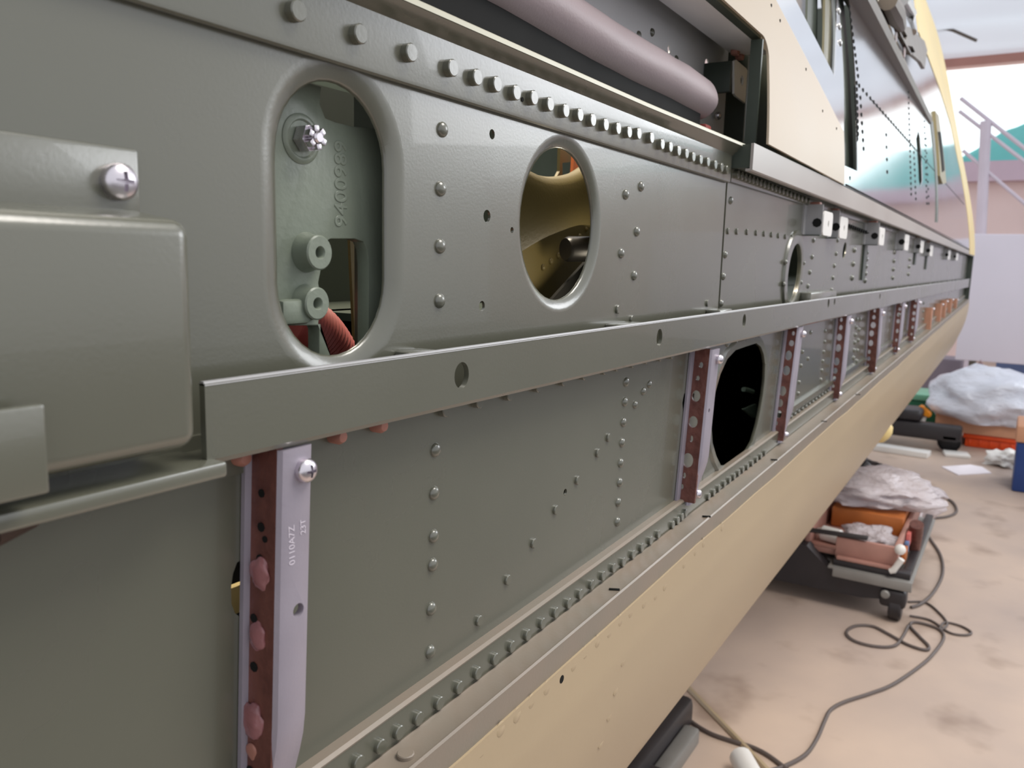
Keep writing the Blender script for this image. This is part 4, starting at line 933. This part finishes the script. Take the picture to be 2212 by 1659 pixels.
b = MB(); b.bx(3.20, 3.224, -.02, .18, tz + .0, tz + .012, .002); b.build('slat', WOOD, tb)
zt4 = tz + .021
b = MB(); b.bx(3.55, 3.95, -.008, .27, zt4, zt4 + .085, .008); tag(b.build('amber_box', AMBER), 'amber cardboard box in the tray under the crumpled bag', 'box')
lump((3.78, .13, zt4 + .088), (.50, .50, .15), 1, BAG, 'plastic_bag', 'big crumpled clear plastic bag over the amber box on the trolley', 'bag', None, .3)
lump((3.40, .09, zt4 + .002), (.20, .20, .085), 2, BAG, 'plastic_bag', 'smaller crumpled clear bag in the front of the trolley tray', 'bag', None, .35)
b = MB(); b.box((3.236, .21, tz + .089), (.03, .26, .012), .002, Matrix.Rotation(-.05, 3, 'X')); tag(b.build('dark_bar', BLK), 'flat dark bar lying along the near edge of the wooden tray', 'bar')
b = MB(); b.lathe([(.0, -.05), (.026, -.05), (.030, -.045), (.030, .025), (.020, .035), (.014, .05), (0, .05)], (3.33, .235, zt4 + .031), (.25, .95, 0), 18); tag(b.build('white_bottle', WHITE), 'white plastic bottle lying in the tray behind the dark bar', 'bottle')
b = MB(); b.tube([(3.52, -.055, tz + .0), (3.50, -.060, tz + .06), (3.47, -.062, tz + .115)], .026, 14); tag(b.build('brown_tube', BROWN), 'dark brown tube end standing at the trolley corner', 'tube')
p = xp(1945, 1186, 3.21); b = MB(); t = bmesh.new(); bmesh.ops.create_uvsphere(t, u_segments=14, v_segments=10, radius=.02); bmesh.ops.translate(t, vec=Vector((3.203, float(p[1]), float(p[2]))), verts=t.verts); b.join(t); tag(b.build('white_round_item', WHITE), 'small round white item at the tray front corner', 'ball')  # round white item of unknown kind, drawn as a plain sphere
b = MB(); p0_, p1_ = xp(1948, 1208, 3.185), xp(1930, 1232, 3.185); b.tube([p0_, Vector(p0_).lerp(Vector(p1_), .7), p1_, xp(1922, 1234, 3.185)], [.012, .011, .012, .010], 10); tag(b.build('white_fitting', WHITE), 'small white bent fitting below the round white item', 'fitting')
STK = mat('red_label_print', (206, 110, 104), .5, 0, .1, 20)
b = MB(); b.bx(3.42, 3.56, -.048, -.033, tz + .035, tz + .085, .002); tag(b.build('red_carton', STK), 'small red carton leaning on the tray end', 'carton')
b = MB(); b.bx(3.30, 3.38, -.048, -.033, tz + .0, tz + .05, .002); tag(b.build('amber_carton', AMBER), 'small amber carton below the red one on the tray end', 'carton')
b = MB(); b.bx(3.385, 3.415, -.048, -.033, tz + .02, tz + .06, .002); tag(b.build('blue_carton', mat('blue_card', (92, 118, 160), .5)), 'small blue carton between the red and amber ones on the tray end', 'carton')

b = MB(); b.bx(TX + .0, TX + .5, .33, 1.0, FLOOR + .2255, FLOOR + .255, .004); tag(b.build('grey_plate', GREYS), 'flat grey steel plate on the black trolley left of the wooden tray', 'plate')
b = MB(); b.bx(TX + .02, TX + .45, .35, 1.0, FLOOR + .2555, FLOOR + .285, .004); tag(b.build('black_plate', BLK), 'black steel plate lying on the grey plate of the trolley', 'plate')

# farther items
FX = 6.5
dl = thing('far_dolly', 'black dolly beam on castors in front of the green crate', 'dolly', (6.7, .25, FLOOR))
a0, a1 = xp(1925, 905, FX), xp(2076, 950, FX)
b = MB(); b.bx(FX, FX + .12, float(a1[1]), 1.2, float(a1[2]) - .03, float(a1[2]) + .085, .02); b.build('beam', BLK, dl)
b = MB(); q = xp(1930, 885, FX); b.bx(FX + .02, FX + .3, float(xp(1990, 900, FX)[1]), 1.2, float(a1[2]) + .085, float(a1[2]) + .17, .03, 3); b.build('motor_block', BLK, dl)
b = MB(); q = xp(2050, 955, FX); b.bx(FX, FX + .11, float(q[1]) - .05, float(q[1]) + .05, FLOOR + .08, float(a1[2]) + .02, .01); b.lathe([(.075, -.03), (.08, -.02), (.08, .02), (.075, .03), (0, .03)], (FX + .05, float(q[1]), FLOOR + .08), (1, 0, 0), 16); b.build('castor', BLK, dl)
b = MB(); b.bx(FX, FX + .1, 1.05, 1.15, FLOOR, float(a1[2]), .01); b.build('castor', BLK, dl)
b = MB(); b.bx(FX + .05, FX + .1, float(a1[1]) + .05, 1.0, FLOOR + .13, FLOOR + .19, .01); b.build('lower_bar', BROWN, dl)
p0_, p1_ = fp(1890, 958, FLOOR), fp(2035, 978, FLOOR)
b = MB(); b.box((6.32, .66, FLOOR + .02), (.12, 1.1, .04), .005, Matrix.Rotation(-.1, 3, 'Z')); tag(b.build('white_plank', WHITE), 'long white plank on the floor under the black dolly', 'plank')
p = fp(2068, 978, FLOOR); b = MB(); b.box((p[0] - .12, p[1], FLOOR + .012), (.14, .16, .024), .006, Matrix.Rotation(.2, 3, 'Z')); tag(b.build('white_offcut', WHITE), 'small white offcut lying between the dolly castor and orange crate', 'offcut')
GRN = mat('green_plastic', (34, 104, 72), .45, 0, .08, 10)
GX = 7.35
g0, g1 = xp(1972, 850, GX), xp(2030, 915, GX)
cr = thing('green_crate', 'green plastic crate behind the black dolly', 'crate', (GX + .2, .3, FLOOR))
zz0, zz1 = FLOOR + .06, float(g0[2])
b = MB(); b.bx(GX, GX + .4, float(g1[1]), float(g1[1]) + .62, zz0, zz1 - .05, .01); b.build('body', GRN, cr)
b = MB(); b.bx(GX - .02, GX + .42, float(g1[1]) - .02, float(g1[1]) + .64, zz1 - .05, zz1, .008); b.build('rim', mat('pale_green_plastic', (110, 170, 140), .4), cr)
b = MB(); b.bx(GX + .02, GX + .38, float(g1[1]) + .02, float(g1[1]) + .6, FLOOR, zz0, .01); b.build('foot', GRN, cr)
OR2 = mat('orange_tool_plastic', (240, 150, 30), .4, 0, .06, 20)
ox = 6.72; p = [xp(a, c, ox) for a, c in ((1982, 880), (1992, 876), (2000, 888), (2011, 893), (2010, 902), (2000, 902), (1990, 892), (1981, 890))]
tl = thing('orange_drill', 'orange power tool lying on the black dolly before the green crate', 'tool', tuple(p[5]))
b = MB(); b.prism([(float(q[1]), float(q[2])) for q in p], 'x', ox, ox + .09); bmesh.ops.bevel(b.bm, geom=b.bm.edges[:], offset=.008, segments=2, affect='EDGES'); b.build('body', OR2, tl)
b = MB(); b.tube([xp(1996, 899, ox + .04), xp(1992, 912, ox + .04)], .02, 10); b.build('battery', WHITE, tl)
# cardboard box with the big bag, orange crate, blue bin
OX = 6.85
c0_, c1_ = xp(2030, 885, OX), xp(2200, 935, OX); oc0, oc1 = xp(2086, 935, OX), xp(2196, 972, OX)
ORC = mat('orange_crate_plastic', (214, 72, 16), .45, 0, .08, 12)
oc = thing('orange_crate', 'orange red plastic crate on the floor under the cardboard box', 'crate', (OX + .2, -.4, FLOOR))
yA, yB = float(oc1[1]), float(oc0[1]); ztop = float(oc0[2])
b = MB(); b.bx(OX, OX + .45, yA, yB, FLOOR, ztop - .03, .012); b.build('body', ORC, oc)
b = MB(); b.bx(OX - .015, OX + .465, yA - .015, yB + .015, ztop - .035, ztop, .008); b.build('rim', ORC, oc)
for k in range(5):
    yy = yA + (yB - yA) * (k + .5) / 5; b = MB(); b.bx(OX - .008, OX, yy - .008, yy + .008, FLOOR + .02, ztop - .04, .002); b.build('rib', ORC, oc)
b = MB(); b.bx(OX - .03, OX + .5, float(c1_[1]) , float(c0_[1]) + .02, ztop + .001, ztop + .18, .006); tag(b.build('cardboard_box', CARD), 'open cardboard box resting on the orange crate', 'box')
b = MB(); b.bx(OX + .06, OX + .40, float(c0_[1]) - .10, float(c0_[1]) + .0, FLOOR, ztop, .01); tag(b.build('black_block', BLK), 'black support block beside the orange crate under the cardboard box', 'block')
BAGW = BAG.copy(); BAGW.name = 'white_plastic_bag'; BAGW.node_tree.nodes['Principled BSDF'].inputs['Base Color'].default_value = lin((226, 230, 242)); BAGW.node_tree.nodes['Principled BSDF'].inputs['Alpha'].default_value = .85
cb = xp(2130, 915, OX); lump((OX + .15, float(xp(2136, 870, OX)[1]), ztop + .09), (.66, .82, .48), 5, BAGW, 'plastic_bag', 'large inflated whitish plastic bag on the cardboard box', 'bag', None, .22)
BLU = mat('blue_plastic', (34, 62, 122), .4, 0, .06, 10)
b0, b1 = xp(2197, 955, 5.6), xp(2200, 1035, 5.6)
bb = thing('blue_bin', 'dark blue plastic bin at the right edge of the floor', 'bin', (5.8, float(b0[1]) - .2, FLOOR))
b = MB(); b.bx(5.6, 6.0, float(b0[1]) - .4, float(b0[1]), FLOOR, float(b0[2]), .015); b.build('body', BLU, bb)
b = MB(); b.bx(5.59, 6.01, float(b0[1]) - .41, float(b0[1]) + .01, float(b0[2]), float(b0[2]) + .10, .012); b.build('lid', CARD, bb)
p = fp(2178, 985, FLOOR); lump((p[0] - .35, p[1] + .02, FLOOR), (.2, .22, .12), 8, WHITE, 'white_rag', 'crumpled white rag between the orange crate and blue bin', 'rag', None, .5)
# paper sheet on the floor
P_ = [fp(a, c, FLOOR + .004) for a, c in ((2034, 1008), (2096, 1004), (2122, 1009), (2142, 1022), (2070, 1026))]
b = MB(); b.prism([(float(q[0]), float(q[1])) for q in P_], 'z', FLOOR + .0005, FLOOR + .006); tag(b.build('paper_sheet', mat('white_paper', (238, 232, 238), .6)), 'white paper sheet lying alone on the concrete floor', 'paper')
# dark cloth behind the trolley bags
p = fp(1880, 1000, FLOOR + .05); lump((4.85, float(xp(1880, 1000, 4.85)[1]) + .05, FLOOR), (.3, .4, .30), 11, BLK, 'dark_cloth', 'dark folded cloth bundle behind the trolley bags', 'cloth', None, .3)
lump((4.36, float(xp(1925, 1025, 4.36)[1]), FLOOR), (.36, .42, .36), 13, BAG, 'plastic_bag', 'mauve clear plastic bag behind the trolley, farthest of the pile', 'bag', None, .3)
# items below the white board
b = MB(); b.bx(9.3, 9.7, -3.0, float(xp(2150, 800, 9.3)[1]), FLOOR, float(xp(2150, 770, 9.3)[2]), .02); tag(b.build('blue_cabinet', mat('blue_grey_paint', (92, 108, 146), .5)), 'blue grey cabinet below the pale lilac board', 'cabinet')
b = MB(); b.bx(9.2, 9.6, float(xp(2076, 800, 9.2)[1]), 1.5, FLOOR, float(xp(2040, 775, 9.2)[2]) , .02); tag(b.build('grey_cabinet', mat('warm_grey_paint', (120, 110, 120), .5)), 'warm grey cabinet beside the fuselage, left of the board leg', 'cabinet')
b = MB(); zz = [xp(a, c, 7.6) for a, c in ((2070, 835), (2118, 778), (2128, 795), (2120, 835))]; b.prism([(float(q[1]), float(q[2])) for q in zz], 'x', 7.6, 7.66); b.prism([(float(zz[0][1]), FLOOR), (float(zz[2][1]), FLOOR), (float(zz[2][1]), float(zz[3][2]) + .02), (float(zz[0][1]), float(zz[0][2]) + .01)], 'x', 7.6, 7.66); tag(b.build('brown_flap', mat('brown_card', (150, 122, 122), .6)), 'brown card flap standing up behind the whitish bag', 'card')

# trestle carrying the fuselage
ts = thing('trestle', 'black steel trestle foot at the bottom edge under the fuselage', 'trestle', (2.0, .42, FLOOR))
TP = [fp(a, c, FLOOR + .05) for a, c in ((1345, 1600), (1392, 1585), (1468, 1622), (1500, 1665), (1340, 1690))]
b = MB(); b.bx(1.72, 1.78, .20, 1.0, FLOOR, FLOOR + .06, .006); b.build('foot', BLK, ts)
q = fp(1478, 1625, FLOOR + .06)
b = MB(); b.bx(1.64, 2.10, .345, .42, FLOOR, FLOOR + .09, .02); b.build('foot', BLK, ts)
b = MB(); b.bx(1.64, 2.02, .30, .345, FLOOR, FLOOR + .05, .01); b.build('foot_plate', GREYS, ts)
b = MB(); b.bx(1.72, 1.78, .55, .61, FLOOR + .05, -.885); b.build('upright', BLK, ts)
b = MB(); b.prism([(.3, -.93), (.9, -.93), (.9, zl(1.75, -.34) - .575), (.6, zl(1.75, -.34) - .588), (.36, zl(1.75, -.34) - .572), (.3, zl(1.75, -.34) - .56)], 'x', 1.70, 1.80); b.build('cradle', BLK, ts)

# cables on the floor
CAB = mat('dark_grey_cable', (92, 82, 78), .5, 0, .05, 20)
def cable(pxs, r, name, label, k=8, m=CAB):
    pts = [fp(a, c, FLOOR + r) for a, c in pxs]; b = MB(); b.tube(smooth_path(pts, k), r, 8); tag(b.build(name, m), label, 'cable', None)
cable([(1968, 1312), (1990, 1304), (2016, 1280), (2036, 1240), (2032, 1200), (2010, 1165), (2002, 1150)], .0065, 'power_cable', 'grey cable rising from the castor around the trolley right side')
cable([(2000, 1120), (2045, 1116), (2066, 1105), (2058, 1085), (2030, 1068), (1998, 1048)], .007, 'power_cable', 'grey cable looping out on the floor beside the trolley bags')
cable([(1962, 1352), (1950, 1375), (1932, 1395), (1890, 1396), (1845, 1384), (1828, 1366), (1848, 1352), (1885, 1353), (1920, 1370), (1960, 1392), (1998, 1404), (2006, 1396), (1985, 1374), (1966, 1352), (1975, 1344), (2005, 1350), (2032, 1362), (2038, 1380), (2018, 1410), (1990, 1437), (1930, 1478), (1880, 1498), (1825, 1516), (1795, 1533), (1782, 1556), (1765, 1595), (1740, 1630), (1695, 1655), (1650, 1668)], .0055, 'extension_cord', 'long dark extension cord looping from the castor across the floor')
cable([(1962, 1300), (2000, 1302), (2030, 1325), (2046, 1348), (2030, 1362), (2040, 1345), (2075, 1352), (2098, 1366), (2085, 1372), (2050, 1366), (2010, 1340), (1965, 1330)], .0045, 'power_cable', 'grey cable coiled in thin loops right of the castor')
cable([(1448, 1502), (1456, 1517), (1485, 1552), (1530, 1582), (1585, 1602), (1625, 1614), (1660, 1632), (1700, 1662)], .006, 'power_cable', 'dark cable running out from under the fuselage near the bottom edge')
b = MB(); A_, B_ = fp(1476, 1475, FLOOR + .004), fp(1665, 1672, FLOOR + .004); b.tube([A_, B_], .009, 6); tag(b.build('pale_batten', CREAM), 'pale straight batten lying on the floor beneath the cables', 'batten')
A_ = fp(1640, 1672, FLOOR + .02); b = MB(); B_ = xp(1598, 1634, float(A_[0]) + .05)
b.tube([fp(1630, 1690, FLOOR + .03), fp(1600, 1636, FLOOR + .03)], .030, 14); b.build('x', WHITE) if False else tag(b.build('white_tube', WHITE), 'white tube end lying at the bottom edge beside the batten', 'tube')
